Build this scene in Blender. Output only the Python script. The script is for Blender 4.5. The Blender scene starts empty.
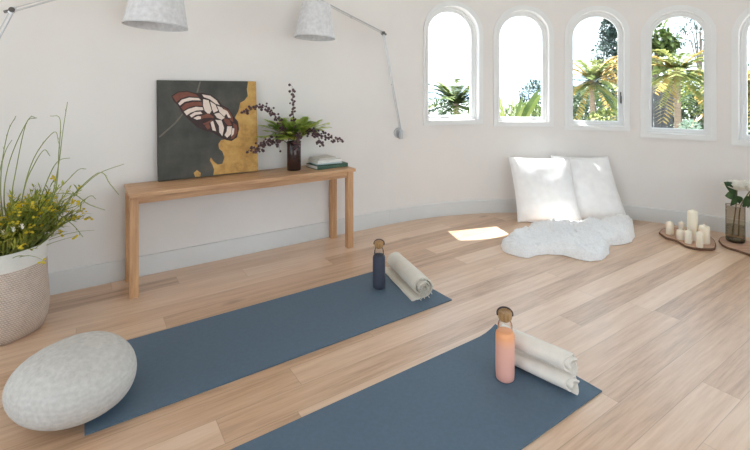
import bpy, bmesh, math, random
from mathutils import Vector, Matrix
from mathutils.geometry import delaunay_2d_cdt
random.seed(7)
S = bpy.context.scene
COL = S.collection
PI = math.pi
# ------------------------------------------------------------------ camera model (750x450 frame)
F, HZ, CX, H = 434.8, 91.6, 375.0, 1.255
TH = 0.5903
U = Vector((math.cos(TH), math.sin(TH), 0)); N = Vector((-math.sin(TH), math.cos(TH), 0))
def fl(x, y, z=0.0):                 # ground point seen at a photo position
    d = (H - z) * F / (y - HZ)
    return Vector(((x - CX) / F * d, d, z))
def at(x, y, d):                     # point at forward distance d
    return Vector(((x - CX) / F * d, d, H - (y - HZ) / F * d))
def W(s, n, z=0.0): return U * s + N * n + Vector((0, 0, z))
def sn(p): return (p.dot(U), p.dot(N))
def on_n(x, n):                      # forward distance of the wall-parallel plane n on column x
    k = (x - CX) / F
    return n / (N.y + N.x * k)
NW = 3.353                           # left wall plane
RA = 2.401; SC, NC = 2.40, NW - RA   # apse
# ------------------------------------------------------------------ materials
def srgb(r, g, b):
    f = lambda c: (c / 12.92 if c <= 0.04045 else ((c + 0.055) / 1.055) ** 2.4)
    return (f(r / 255), f(g / 255), f(b / 255), 1)
class NT:
    def __init__(s, name):
        s.m = bpy.data.materials.new(name); s.m.use_nodes = True
        s.t = s.m.node_tree; s.b = s.t.nodes['Principled BSDF']; s.out = s.t.nodes['Material Output']
    def n(s, typ, **kw):
        d = s.t.nodes.new(typ)
        for k, v in kw.items():
            if hasattr(d, k) and not k.startswith('i_'): setattr(d, k, v)
        return d
    def l(s, a, b): s.t.links.new(a, b)
    def val(s, sock, v):
        if hasattr(v, 'is_linked') or hasattr(v, 'links'): s.l(v, sock)
        else: sock.default_value = v
    def math(s, op, a, b=0.0, c=0.0):
        d = s.n('ShaderNodeMath', operation=op)
        for i, v in enumerate((a, b, c)):
            if i < len(d.inputs): s.val(d.inputs[i], v)
        return d.outputs[0]
    def mix(s, fac, a, b, mode='MIX'):
        d = s.n('ShaderNodeMix', data_type='RGBA', blend_type=mode)
        s.val(d.inputs[0], fac); s.val(d.inputs[6], a); s.val(d.inputs[7], b)
        return d.outputs[2]
    def coord(s, scale=(1, 1, 1), kind='Object'):
        tc = s.n('ShaderNodeTexCoord'); mp = s.n('ShaderNodeMapping'); mp.inputs['Scale'].default_value = scale
        s.l(tc.outputs[kind], mp.inputs[0]); return mp.outputs[0]
    def noise(s, vec, scale=5, detail=3, rough=0.5):
        d = s.n('ShaderNodeTexNoise'); s.l(vec, d.inputs['Vector'])
        d.inputs['Scale'].default_value = scale; d.inputs['Detail'].default_value = detail; d.inputs['Roughness'].default_value = rough
        return d.outputs['Fac']
    def ramp(s, fac, stops):
        d = s.n('ShaderNodeValToRGB'); e = d.color_ramp.elements
        while len(e) < len(stops): e.new(0.5)
        for i, (p, c) in enumerate(stops): e[i].position = p; e[i].color = c
        s.l(fac, d.inputs[0]); return d.outputs[0]
    def bump(s, h, strength=0.3, dist=0.01):
        d = s.n('ShaderNodeBump'); d.inputs['Strength'].default_value = strength; d.inputs['Distance'].default_value = dist
        s.l(h, d.inputs['Height']); s.l(d.outputs[0], s.b.inputs['Normal'])
def plain(name, c, rough=0.6, var=0.06, scale=12, metal=0.0, bump=0.0, spec=0.5, stretch=(1, 1, 1), bd=0.003):
    t = NT(name); v = t.coord(stretch); f = t.noise(v, scale, 4)
    lo = tuple(max(0, x * (1 - var)) for x in c[:3]) + (1,); hi = tuple(min(1, x * (1 + var)) for x in c[:3]) + (1,)
    t.l(t.ramp(f, [(0.3, lo), (0.7, hi)]), t.b.inputs['Base Color'])
    t.b.inputs['Roughness'].default_value = rough; t.b.inputs['Metallic'].default_value = metal
    t.b.inputs['Specular IOR Level'].default_value = spec
    if bump: t.bump(f, bump, bd)
    return t.m
def leafy(name, c1, c2, trans=0.35, scale=6):
    t = NT(name); v = t.coord(); f = t.noise(v, scale, 2)
    col = t.ramp(f, [(0.35, c1), (0.65, c2)])
    t.l(col, t.b.inputs['Base Color']); t.b.inputs['Roughness'].default_value = 0.5
    t.b.inputs['Specular IOR Level'].default_value = 0.3
    tr = t.n('ShaderNodeBsdfTranslucent'); t.l(col, tr.inputs[0])
    mx = t.n('ShaderNodeMixShader'); mx.inputs[0].default_value = trans
    t.l(t.b.outputs[0], mx.inputs[1]); t.l(tr.outputs[0], mx.inputs[2]); t.l(mx.outputs[0], t.out.inputs[0])
    return t.m
def clear_glass(name, tint=(1, 1, 1, 1), rough=0.02, refl=1.0):
    t = NT(name); tr = t.n('ShaderNodeBsdfTransparent'); tr.inputs[0].default_value = tint
    gl = t.n('ShaderNodeBsdfGlossy'); gl.inputs['Roughness'].default_value = rough
    lw = t.n('ShaderNodeLayerWeight'); lw.inputs[0].default_value = 0.15
    mx = t.n('ShaderNodeMixShader'); t.l(t.math('MULTIPLY', lw.outputs['Fresnel'], refl), mx.inputs[0])
    t.l(tr.outputs[0], mx.inputs[1]); t.l(gl.outputs[0], mx.inputs[2]); t.l(mx.outputs[0], t.out.inputs[0])
    t.t.nodes.remove(t.b); return t.m
def wood(name, dark, light, axis=0, rough=0.5, scale=1.0):
    t = NT(name); sc = [14 * scale] * 3; sc[axis] = 0.9 * scale
    v = t.coord(tuple(sc)); f = t.noise(v, 3.0, 5, 0.6); g = t.noise(v, 14.0, 3, 0.6)
    k = t.math('ADD', t.math('MULTIPLY', f, 0.7), t.math('MULTIPLY', g, 0.3))
    t.l(t.ramp(k, [(0.3, dark), (0.68, light)]), t.b.inputs['Base Color'])
    t.b.inputs['Roughness'].default_value = rough; t.b.inputs['Specular IOR Level'].default_value = 0.35
    t.bump(k, 0.12, 0.002); return t.m
def floor_mat():
    t = NT('oak_floorboards'); v = t.coord((1, 1, 1))
    sep = t.n('ShaderNodeSeparateXYZ'); t.l(v, sep.inputs[0]); x, y = sep.outputs[0], sep.outputs[1]
    PW, PL = 0.135, 1.9
    yr = t.math('DIVIDE', t.math('ADD', y, 0.035), PW); row = t.math('FLOOR', yr)
    wn = t.n('ShaderNodeTexWhiteNoise', noise_dimensions='1D'); t.l(row, wn.inputs['W'])
    xs = t.math('ADD', t.math('DIVIDE', x, PL), t.math('MULTIPLY', wn.outputs['Value'], 7.0)); colm = t.math('FLOOR', xs)
    cb = t.n('ShaderNodeCombineXYZ'); t.l(row, cb.inputs[0]); t.l(colm, cb.inputs[1])
    w2 = t.n('ShaderNodeTexWhiteNoise', noise_dimensions='2D'); t.l(cb.outputs[0], w2.inputs['Vector']); r = w2.outputs['Value']
    # grain: stretched noise, shifted per board
    cv = t.n('ShaderNodeCombineXYZ')
    t.l(t.math('ADD', t.math('MULTIPLY', x, 1.1), t.math('MULTIPLY', r, 37.0)), cv.inputs[0])
    t.l(t.math('ADD', t.math('MULTIPLY', y, 17.0), t.math('MULTIPLY', r, 91.0)), cv.inputs[1])
    g1 = t.noise(cv.outputs[0], 1.6, 6, 0.62); g2 = t.noise(cv.outputs[0], 6.0, 4, 0.6)
    tone = t.math('ADD', t.math('ADD', t.math('MULTIPLY', r, 0.25), t.math('MULTIPLY', g1, 0.54)), t.math('MULTIPLY', g2, 0.26))
    base = t.ramp(tone, [(0.28, srgb(*FL[0])), (0.45, srgb(*FL[1])), (0.62, srgb(*FL[2])), (0.85, srgb(*FL[3]))])
    # knots
    kv = t.n('ShaderNodeCombineXYZ'); t.l(t.math('MULTIPLY', x, 1.5), kv.inputs[0]); t.l(t.math('MULTIPLY', y, 4.2), kv.inputs[1])
    vo = t.n('ShaderNodeTexVoronoi'); t.l(kv.outputs[0], vo.inputs['Vector']); vo.inputs['Scale'].default_value = 1.0
    kn = t.ramp(vo.outputs['Distance'], [(0.03, (1, 1, 1, 1)), (0.13, (0, 0, 0, 1))])
    base = t.mix(t.math('MULTIPLY', kn, 0.55), base, srgb(120, 84, 62))
    fy = t.math('FRACT', yr); fx = t.math('FRACT', xs)
    ey = t.math('MULTIPLY', t.math('MINIMUM', fy, t.math('SUBTRACT', 1.0, fy)), PW)
    ex = t.math('MULTIPLY', t.math('MINIMUM', fx, t.math('SUBTRACT', 1.0, fx)), PL)
    e = t.math('MINIMUM', ex, ey); seam = t.math('LESS_THAN', e, 0.0013)
    base = t.mix(t.math('MULTIPLY', seam, 0.38), base, srgb(112, 80, 58))
    t.l(base, t.b.inputs['Base Color'])
    t.l(t.math('ADD', 0.30, t.math('MULTIPLY', g2, 0.14)), t.b.inputs['Roughness']); t.b.inputs['Specular IOR Level'].default_value = 1.0
    t.b.inputs['Coat Weight'].default_value = 0.5; t.b.inputs['Coat Roughness'].default_value = 0.34
    t.bump(t.math('SUBTRACT', t.math('MULTIPLY', g2, 0.3), seam), 0.12, 0.002)
    return t.m
FL = [(160, 120, 88), (201, 164, 131), (220, 188, 159), (234, 210, 188)]
M = {}
M['wall'] = plain('white_plaster', srgb(229, 226, 223), 0.85, 0.015, 3, bump=0.05)
M['trim'] = plain('white_gloss_paint', srgb(231, 232, 232), 0.45, 0.01, 8)
M['skirt'] = plain('skirting_paint', srgb(217, 219, 219), 0.5, 0.01, 8)
M['ceiling'] = plain('ceiling_paint', srgb(240, 240, 238), 0.9, 0.01, 4)
M['floor'] = floor_mat()
M['glass'] = clear_glass('window_glass', (0.97, 0.985, 0.98, 1), 0.01, 0.6)
M['bench_x'] = wood('oak_bench_lengthwise', srgb(168, 124, 90), srgb(218, 178, 138), 0, 0.45)
M['bench_z'] = wood('oak_bench_upright', srgb(168, 124, 88), srgb(216, 174, 132), 2, 0.45)
M['mat'] = plain('slate_rubber', srgb(88, 107, 124), 0.62, 0.05, 60, bump=0.15, spec=0.35, bd=0.001)
M['black'] = plain('black_metal', srgb(38, 38, 40), 0.4, 0.05, 20)
M['metal'] = plain('brushed_aluminium', srgb(200, 202, 204), 0.35, 0.05, 30, metal=0.9)
M['darkmetal'] = plain('dark_joint_metal', srgb(92, 88, 84), 0.4, 0.08, 30, metal=0.6)
M['leaf_dark'] = leafy('dark_leaf', srgb(40, 62, 38), srgb(74, 100, 58), 0.2)
M['fern'] = leafy('fern_leaf', srgb(150, 178, 78), srgb(214, 228, 134), 0.45)
M['shrub'] = leafy('shrub_leaf', srgb(112, 130, 54), srgb(200, 202, 96), 0.4, 9)
M['stem_green'] = leafy('green_stem', srgb(118, 130, 72), srgb(158, 166, 96), 0.1)
M['yellow'] = leafy('yellow_petal', srgb(214, 190, 40), srgb(236, 220, 80), 0.3)
M['white_petal'] = leafy('white_petal', srgb(240, 236, 226), srgb(250, 248, 240), 0.3)
M['berry'] = plain('plum_berry', srgb(82, 54, 60), 0.4, 0.3, 40)
M['brown_stem'] = plain('brown_twig', srgb(92, 66, 54), 0.7, 0.1, 20)
M['soil'] = plain('potting_soil', srgb(48, 40, 30), 0.95, 0.3, 40, bump=0.5)
# ------------------------------------------------------------------ mesh builder
class MB:
    def __init__(s): s.bm = bmesh.new(); s.mi = 0
    def face(s, vs):
        try:
            f = s.bm.faces.new(vs); f.material_index = s.mi; return f
        except ValueError: return None
    def box(s, c, d, rot=None, bev=0.0):
        b2 = bmesh.new(); bmesh.ops.create_cube(b2, size=1.0)
        for v in b2.verts: v.co = Vector((v.co.x * d[0], v.co.y * d[1], v.co.z * d[2]))
        if bev: bmesh.ops.bevel(b2, geom=b2.edges[:], offset=bev, segments=2, affect='EDGES', profile=0.7)
        m = Matrix.Translation(Vector(c))
        if rot is not None: m = m @ rot.to_4x4()
        s.add(b2, m); return s
    def add(s, b2, m=Matrix()):
        mp = {}
        for v in b2.verts: mp[v] = s.bm.verts.new(m @ v.co)
        for f in b2.faces: s.face([mp[v] for v in f.verts])
        b2.free()
    def tube(s, pts, r, seg=8, cap=True):
        pts = [Vector(p) for p in pts]; n = len(pts)
        rs = r if isinstance(r, (list, tuple)) else [r] * n
        up = None; rings = []
        for i, p in enumerate(pts):
            d = (pts[min(i + 1, n - 1)] - pts[max(i - 1, 0)]).normalized()
            if up is None:
                up = Vector((0, 0, 1)) if abs(d.z) < 0.9 else Vector((1, 0, 0))
            a = d.cross(up); 
            if a.length < 1e-6: a = d.orthogonal()
            a.normalize(); b = a.cross(d).normalized(); up = b
            rings.append([s.bm.verts.new(p + (a * math.cos(2 * PI * k / seg) + b * math.sin(2 * PI * k / seg)) * rs[i]) for k in range(seg)])
        for i in range(n - 1):
            for k in range(seg): s.face([rings[i][k], rings[i][(k + 1) % seg], rings[i + 1][(k + 1) % seg], rings[i + 1][k]])
        if cap: s.face(rings[0][::-1]); s.face(rings[-1])
        return s
    def lathe(s, prof, seg=32, c=(0, 0, 0), closed=False, wob=None):
        c = Vector(c); rings = []
        for r, z in prof:
            if r < 1e-6: rings.append([s.bm.verts.new(c + Vector((0, 0, z)))]); continue
            rings.append([s.bm.verts.new(c + Vector((math.cos(2 * PI * k / seg) * r * (wob(k / seg, z) if wob else 1), math.sin(2 * PI * k / seg) * r * (wob(k / seg, z) if wob else 1), z))) for k in range(seg)])
        pr = list(zip(rings, rings[1:])) + ([(rings[-1], rings[0])] if closed else [])
        for a, b in pr:
            for k in range(seg):
                j = (k + 1) % seg
                if len(a) == 1 and len(b) > 1: s.face([a[0], b[j], b[k]][::-1])
                elif len(b) == 1 and len(a) > 1: s.face([a[k], a[j], b[0]])
                elif len(a) > 1: s.face([a[k], a[j], b[j], b[k]])
        return s
    def prism(s, poly, z0, z1, f=None):
        f = f or (lambda x, y, z: Vector((x, y, z)))
        a = [s.bm.verts.new(f(x, y, z0)) for x, y in poly]; b = [s.bm.verts.new(f(x, y, z1)) for x, y in poly]
        n = len(poly); s.face(a[::-1]); s.face(b)
        for i in range(n): s.face([a[i], a[(i + 1) % n], b[(i + 1) % n], b[i]])
        return s
    def ring(s, inner, outer, d0, d1, f):        # closed band between two matching loops, extruded d0..d1
        n = len(inner)
        L = [[s.bm.verts.new(f(x, z, d)) for x, z in lp] for lp, d in ((inner, d0), (outer, d0), (outer, d1), (inner, d1))]
        for q in range(4):
            a, b = L[q], L[(q + 1) % 4]
            for i in range(n): s.face([a[i], a[(i + 1) % n], b[(i + 1) % n], b[i]])
        return s
    def ball(s, c, r, sub=1, sc=(1, 1, 1)):
        b2 = bmesh.new(); bmesh.ops.create_icosphere(b2, subdivisions=sub, radius=r)
        s.add(b2, Matrix.Translation(Vector(c)) @ Matrix.Diagonal((sc[0], sc[1], sc[2], 1))); return s
    def blade(s, p, d, ln, w, up=Vector((0, 0, 1)), droop=0.0, seg=2):
        d = Vector(d).normalized(); side = d.cross(up)
        if side.length < 1e-4: side = d.orthogonal()
        side.normalize(); p = Vector(p); prev = None
        for i in range(seg + 1):
            t = i / seg; c = p + d * ln * t - Vector((0, 0, droop * ln * t * t))
            ww = w * 0.5 * (1 - abs(2 * t - 0.8) ** 2 * 0.5) if i < seg else 0
            if i == 0: ww = w * 0.2
            cur = [s.bm.verts.new(c)] if i == seg else [s.bm.verts.new(c - side * ww), s.bm.verts.new(c + side * ww)]
            if prev: s.face(prev + cur[::-1] if len(cur) == 2 else prev + cur)
            prev = cur
        return s
    def build(s, name, mat, parent=None, smooth=35, fix=True):
        if fix: bmesh.ops.recalc_face_normals(s.bm, faces=s.bm.faces[:])
        me = bpy.data.meshes.new(name); s.bm.to_mesh(me); s.bm.free()
        for m in (mat if isinstance(mat, list) else [mat]): me.materials.append(m)
        if smooth:
            me.polygons.foreach_set('use_smooth', [True] * len(me.polygons))
            me.set_sharp_from_angle(angle=math.radians(smooth))
        o = bpy.data.objects.new(name, me); COL.objects.link(o)
        if parent: o.parent = parent
        return o
def tag(o, label, cat, group=None, kind=None):
    o['label'] = label; o['category'] = cat
    if group: o['group'] = group
    if kind: o['kind'] = kind
    return o
def empty(name, loc, rz=0.0, label=None, cat=None, group=None):
    o = bpy.data.objects.new(name, None); COL.objects.link(o); o.empty_display_size = 0.1
    o.location = loc; o.rotation_euler = (0, 0, rz)
    if label: tag(o, label, cat, group)
    return o
def struct(o): o['kind'] = 'structure'; return o
def place(o, loc, rz=0.0): o.location = loc; o.rotation_euler = (0, 0, rz); return o
def spline(pts, n=24):               # Catmull-Rom through points
    P = [Vector(p) for p in pts]; P = [P[0] * 2 - P[1]] + P + [P[-1] * 2 - P[-2]]; out = []
    m = len(P) - 3
    for j in range(n + 1):
        t = j / n * m; i = min(int(t), m - 1); t -= i; a, b, c, d = P[i:i + 4]
        out.append(0.5 * (2 * b + (c - a) * t + (2 * a - 5 * b + 4 * c - d) * t * t + (3 * b - a - 3 * c + d) * t ** 3))
    return out
# ------------------------------------------------------------------ room shell (local x = along left wall, y = towards it)
SB, NR = -3.6, NC - RA               # back wall, right wall
def u_shape(r, back, seg=64):
    return [(SC + r * math.sin(a), NC + r * math.cos(a)) for a in [PI * k / seg for k in range(seg + 1)]] + [(back, NC - r), (back, NC + r)]
o = MB().prism(u_shape(RA + 0.2, SB - 0.2)[::-1], -0.2, 0.0).build('floor', M['floor'], smooth=0); struct(place(o, (0, 0, 0), TH))
CEIL = 2.9
o = MB().prism(u_shape(RA + 0.2, SB - 0.2)[::-1], CEIL, CEIL + 0.2).build('ceiling', M['ceiling'], smooth=0); struct(place(o, (0, 0, 0), TH))
o = MB().box(((SB + SC) / 2, NW + 0.1, CEIL / 2), (SC - SB, 0.2, CEIL)).build('wall_left', M['wall'], smooth=0); struct(place(o, (0, 0, 0), TH))
def arc(a, z, d): # a = arc length along the apse from the left wall, d = depth outwards
    t = a / RA; r = RA + d
    return Vector((SC + r * math.sin(t), NC + r * math.cos(t), z))
def arc_of(px, d=0.0):               # arc length where column px meets the apse
    k = (px - CX) / F; c = U * SC + N * NC; r = RA + d
    A = k * k + 1; B = -(k * c.x + c.y); C = c.x ** 2 + c.y ** 2 - r * r
    y = (-B + math.sqrt(B * B - A * C)) / A
    p = Vector((k * y, y, 0)) - c
    return RA * math.atan2(p.dot(U), p.dot(N)), y
WIN = []
edges = [(422.5, 479), (490, 551.6), (565.6, 632), (640, 717)]
hw_all = []
for k, (l, r) in enumerate(edges):
    a, b = arc_of(l)[0], arc_of(r)[0]; hw_all.append((b - a) / 2); WIN.append((a + b) / 2)
print('half widths', hw_all, 'centres', WIN)
HWS = [0.335, 0.31, 0.297, 0.293, 0.293, 0.293, 0.293, 0.293]   # half width to the outside of the casing
WIN = [arc_of(x, 0.09)[0] * RA / RA for x in (448.6, 520.3, 594.8, 677)]
WIN.append(arc_of(731.6)[0] + HWS[4])
for _ in range(3): WIN.append(WIN[-1] + (WIN[4] - WIN[3]))
DZ = [0.045, 0.02, -0.01, -0.065, -0.09, -0.09, -0.09, -0.09]
CAS, FRM = 0.05, 0.045
def arch(hw, zb, zs, n=20):          # closed outline: bottom left, bottom right, up, round top, down
    return [(-hw, zb), (hw, zb)] + [(hw * math.cos(PI * i / n), zs + hw * math.sin(PI * i / n)) for i in range(n + 1)]
ZB, ZT = H - 0.2305 * H, H + 0.6227 * H   # glass bottom / top
def zsp(k): return ZT + DZ[k] - (HWS[k] - CAS - FRM)
holes = []
for k in range(8):
    HWT = HWS[k]
    holes.append([(WIN[k] + x, z) for x, z in arch(HWT - CAS, ZB + DZ[k] - FRM, zsp(k))])
AL = RA * PI
pts, edg, tri_ok = [], [], []
for hset in holes:
    b = len(pts); pts += [Vector(p) for p in hset]; edg += [(b + i, b + (i + 1) % len(hset)) for i in range(len(hset))]
na = 72
for i in range(na + 1):
    for z in [0, 0.45, 0.9, 1.4, 1.9, 2.3, CEIL]:
        x = AL * i / na
        if any(abs(x - WIN[k]) < HWS[k] + 0.01 and ZB + DZ[k] - 0.1 < z < ZT + DZ[k] + 0.05 for k in range(8)): continue
        pts.append(Vector((x, z)))
vo, eo, fo, *_ = delaunay_2d_cdt(pts, edg, [], 0, 1e-5)
def inside(p, poly):
    r = False; j = len(poly) - 1
    for i in range(len(poly)):
        (xi, yi), (xj, yj) = poly[i], poly[j]
        if (yi > p[1]) != (yj > p[1]) and p[0] < (xj - xi) * (p[1] - yi) / (yj - yi) + xi: r = not r
        j = i
    return r
mb = MB(); TW = 0.2
vi = [mb.bm.verts.new(arc(p.x, p.y, 0)) for p in vo]; vx = [mb.bm.verts.new(arc(p.x, p.y, TW)) for p in vo]
cnt = {}
for f in fo:
    c = sum((vo[i] for i in f), Vector((0, 0))) / len(f)
    if any(inside(c, h) for h in holes): continue
    mb.face([vi[i] for i in f]); mb.face([vx[i] for i in f][::-1])
    for a, b in zip(f, list(f[1:]) + [f[0]]): cnt[(min(a, b), max(a, b))] = cnt.get((min(a, b), max(a, b)), 0) + 1
for (a, b), c in cnt.items():
    if c == 1: mb.face([vi[a], vi[b], vx[b], vx[a]])
loose = [v for v in mb.bm.verts if not v.link_faces]
bmesh.ops.delete(mb.bm, geom=loose, context='VERTS')
o = mb.build('wall_front', M['wall'], smooth=40); struct(place(o, (0, 0, 0), TH))
OPS = 0.0
# right and back walls with wide glazed openings (behind the camera, they let the daylight in)
mb = MB()
mb.box(((SC + 2.3) / 2, NR - 0.1, CEIL / 2), (SC - 2.3, 0.2, CEIL))
mb.box(((SB + 2.3) / 2, NR - 0.1, (2.45 + CEIL) / 2), (2.3 - SB, 0.2, CEIL - 2.45)).box(((SB + OPS) / 2, NR - 0.1, 1.225), (OPS - SB, 0.2, 2.45))
o = mb.build('wall_right', M['wall'], smooth=0); struct(place(o, (0, 0, 0), TH))
mb = MB()
mb.box((SB - 0.1, NC, (2.45 + CEIL) / 2), (0.2, 2 * RA + 0.4, CEIL - 2.45))
for y in (NC - RA + 0.2, NC + RA - 0.2): mb.box((SB - 0.1, y, 1.225), (0.2, 0.8, 2.45))
o = mb.build('wall_back', M['wall'], smooth=0); struct(place(o, (0, 0, 0), TH))
def door(name, a, b, nx):            # frame of a wide sliding door between two corner points
    e = empty(name, (0, 0, 0), TH); struct(e)
    mb = MB(); d = Vector((b[0] - a[0], b[1] - a[1], 0)); n = d.length; rot = Matrix.Rotation(math.atan2(d.y, d.x), 3, 'Z'); a = Vector((a[0], a[1], 0))
    for i in range(nx + 1): mb.box(a + d * (i / nx) + Vector((0, 0, 1.225)), (0.06, 0.06, 2.45), rot)
    for z in (0.03, 2.42): mb.box(a + d * 0.5 + Vector((0, 0, z)), (n, 0.06, 0.06), rot)
    mb.build('door_frame', M['trim'], e, 0)
door('door_1', (OPS + 0.04, NR - 0.1), (2.26, NR - 0.1), 3)
door('door_2', (SB - 0.1, NC - RA + 0.63), (SB - 0.1, NC + RA - 0.63), 3)
# skirting boards
BH = 0.135
o = MB().box(((SB + SC) / 2, NW - 0.009, BH / 2), (SC - SB, 0.018, BH), None, 0.004).build('baseboard_left', M['skirt'], smooth=30); struct(place(o, (0, 0, 0), TH))
mb = MB(); rings = []
for i in range(97):
    a = AL * i / 96
    rings.append([mb.bm.verts.new(arc(a, z, d)) for d, z in ((0, 0), (-0.018, 0), (-0.018, BH - 0.006), (-0.012, BH), (0, BH))])
for p, q in zip(rings, rings[1:]):
    for j in range(5): mb.face([p[j], p[(j + 1) % 5], q[(j + 1) % 5], q[j]])
mb.face(rings[0]); mb.face(rings[-1][::-1])
o = mb.build('baseboard_front', M['skirt'], smooth=30); struct(place(o, (0, 0, 0), TH))
# windows
for k in range(8):
    ac = WIN[k]; HWT = HWS[k]; HG = HWT - CAS - FRM; zs = zsp(k); zb = ZB + DZ[k]
    f = lambda x, z, d, ac=ac: arc(ac + x, z, d)
    mb = MB()
    mb.ring(arch(HWT - CAS, zb - FRM, zs), arch(HWT, zb - FRM - 0.045, zs), -0.014, 0.002, f)
    mb.ring(arch(HWT - CAS + 0.001, zb - FRM + 0.001, zs), arch(HWT - CAS + 0.018, zb - FRM - 0.016, zs), -0.024, -0.013, f)
    w = mb.build('window_%d' % (k + 1), M['trim'], smooth=35); struct(place(w, (0, 0, 0), TH))
    MB().ring(arch(HWT - CAS - 0.018, zb - FRM + 0.018, zs), arch(HWT - CAS + 0.001, zb - FRM - 0.001, zs), 0.055, 0.13, f).build('window_frame', M['trim'], w, 35)
    mb = MB(); mb.ring(arch(HG, zb, zs), arch(HWT - CAS - 0.012, zb - FRM + 0.012, zs), 0.075, 0.115, f)
    mb.build('sash', M['trim'], w, 35)
    mb = MB(); mb.prism(arch(HG + 0.003, zb - 0.003, zs), 0.092, 0.096, lambda x, z, d: arc(ac + x, z, d)); mb.build('glass_pane', M['glass'], w, 0)
    mb = MB()
    if k < 2:                        # low stay on the sill
        xx = -0.06 if k == 0 else 0.13
        mb.tube([f(xx - 0.04, zb - 0.028, 0.06), f(xx + 0.04, zb - 0.028, 0.06)], 0.008, 8); mb.box(f(xx, zb - 0.03, 0.066), (0.03, 0.03, 0.022), None, 0.003)
        mb.build('window_stay', M['metal'], w)
    else:
        sx = (HG + 0.024) * (1 if k == 2 else -1)
        mb.box(f(sx, zb + 0.24, 0.07), (0.016, 0.016, 0.11), Matrix.Rotation(-ac / RA, 3, 'Z'), 0.003); mb.tube([f(sx, zb + 0.26, 0.066), f(sx, zb + 0.25, 0.045), f(sx, zb + 0.18, 0.043)], 0.006, 8)
        mb.build('window_latch', M['darkmetal'] if k == 2 else M['trim'], w)
# roof edge outside, out of view, shaped to cut the sun at the windows
def eave(name, a0, a1, w, z):
    mb = MB(); R = []
    for i in range(33):
        a = a0 + (a1 - a0) * i / 32
        R.append([mb.bm.verts.new(arc(a, zz, d)) for d, zz in ((TW, z), (TW + w, z), (TW + w, z + 0.12), (TW, z + 0.12))])
    for p, q in zip(R, R[1:]):
        for j in range(4): mb.face([p[j], p[(j + 1) % 4], q[(j + 1) % 4], q[j]])
    mb.face(R[0]); mb.face(R[-1][::-1])
    struct(place(mb.build(name, M['trim'], smooth=30), (0, 0, 0), TH))
eave('trim_1', 0.0, (WIN[1] + WIN[2]) / 2 - 0.02, 0.07, 2.62)
eave('trim_sun_block', (WIN[1] + WIN[2]) / 2 - 0.02, AL, 1.0, 2.62)  # deeper unseen overhang added to keep the sun out of the right-hand windows
# ------------------------------------------------------------------ camera, world, lights
cam = bpy.data.cameras.new('camera'); co = bpy.data.objects.new('camera', cam); COL.objects.link(co)
co.location = (0, 0, H); co.rotation_euler = (PI / 2, 0, 0)
cam.sensor_width = 36; cam.lens = F / 750 * 36; cam.shift_y = (HZ - 225) / 750; cam.clip_start = 0.02; cam.clip_end = 600
S.camera = co
wd = bpy.data.worlds.new('sky'); S.world = wd; wd.use_nodes = True; nt = wd.node_tree; bg = nt.nodes['Background']
tc = nt.nodes.new('ShaderNodeTexCoord'); sp = nt.nodes.new('ShaderNodeSeparateXYZ'); rp = nt.nodes.new('ShaderNodeValToRGB')
nt.links.new(tc.outputs['Generated'], sp.inputs[0]); nt.links.new(sp.outputs[2], rp.inputs[0]); nt.links.new(rp.outputs[0], bg.inputs[0])
rp.color_ramp.elements[0].color = (0.80, 0.92, 1.0, 1); rp.color_ramp.elements[1].color = (0.60, 0.79, 1.0, 1); rp.color_ramp.elements[1].position = 0.8
bg.inputs[1].default_value = 1.9
sl = bpy.data.lights.new('sun', 'SUN'); so = bpy.data.objects.new('sun', sl); COL.objects.link(so)
sl.energy = 17.0; sl.angle = math.radians(0.6); sl.color = (1, 0.99, 0.98)
SUN = Vector((0.100, -0.43, -0.996))
so.rotation_euler = SUN.to_track_quat('-Z', 'Y').to_euler(); so.location = (0, 6, 8)
def portal(c, sx, sy, direction):
    l = bpy.data.lights.new('daylight_portal', 'AREA'); l.shape = 'RECTANGLE'; l.size = sx; l.size_y = sy; l.cycles.is_portal = True
    ob = bpy.data.objects.new('daylight_portal', l); COL.objects.link(ob); ob.location = c; ob.rotation_euler = direction.to_track_quat('-Z', 'Z').to_euler()
portal(W((OPS + 2.3) / 2, NR - 0.22, 1.225), 2.3, 2.45, N)
portal(W(SB - 0.22, NC, 1.225), 3.6, 2.45, U)
for k in range(8):
    p = arc(WIN[k], (ZB + ZT) / 2, TW + 0.02); t = WIN[k] / RA
    portal(W(p.x, p.y, p.z), 0.6, 1.2, -(U * math.sin(t) + N * math.cos(t)))
S.view_settings.view_transform = 'Standard'; S.view_settings.look = 'None'; S.view_settings.exposure = 0.88; S.view_settings.gamma = 1
S.view_settings.use_curve_mapping = False
S.cycles.use_denoising = True
S.cycles.max_bounces = 12; S.cycles.diffuse_bounces = 8; S.cycles.transparent_max_bounces = 24
S.cycles.sample_clamp_indirect = 6
# ------------------------------------------------------------------ bench (local x along the wall, y towards it)
BZ = 0.64
p = fl(129.5, 299.5); bs, bn = sn(p); BL, BD = 1.575, 0.325
bench = empty('console_bench', W(bs, bn, 0), TH, 'long light oak console bench with four square legs against the white wall', 'bench')
MB().box((BL / 2, BD / 2 - 0.012, BZ - 0.0125), (BL + 0.012, BD + 0.03, 0.025), None, 0.003).build('bench_top', M['bench_x'], bench, 30)
LS = 0.05
for x in (LS / 2, BL - LS / 2):
    for y in (LS / 2, BD - LS / 2):
        MB().box((x, y, (BZ - 0.025) / 2), (LS, LS, BZ - 0.025), None, 0.003).build('leg', M['bench_z'], bench, 30)
for y in (LS / 2, BD - LS / 2):
    MB().box((BL / 2, y, BZ - 0.025 - 0.024), (BL - 2 * LS, 0.026, 0.048), None, 0.002).build('apron', M['bench_x'], bench, 30)
for x in (LS / 2, BL - LS / 2):
    MB().box((x, BD / 2, BZ - 0.025 - 0.024), (0.026, BD - 2 * LS, 0.048), None, 0.002).build('apron', M['bench_x'], bench, 30)
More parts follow.
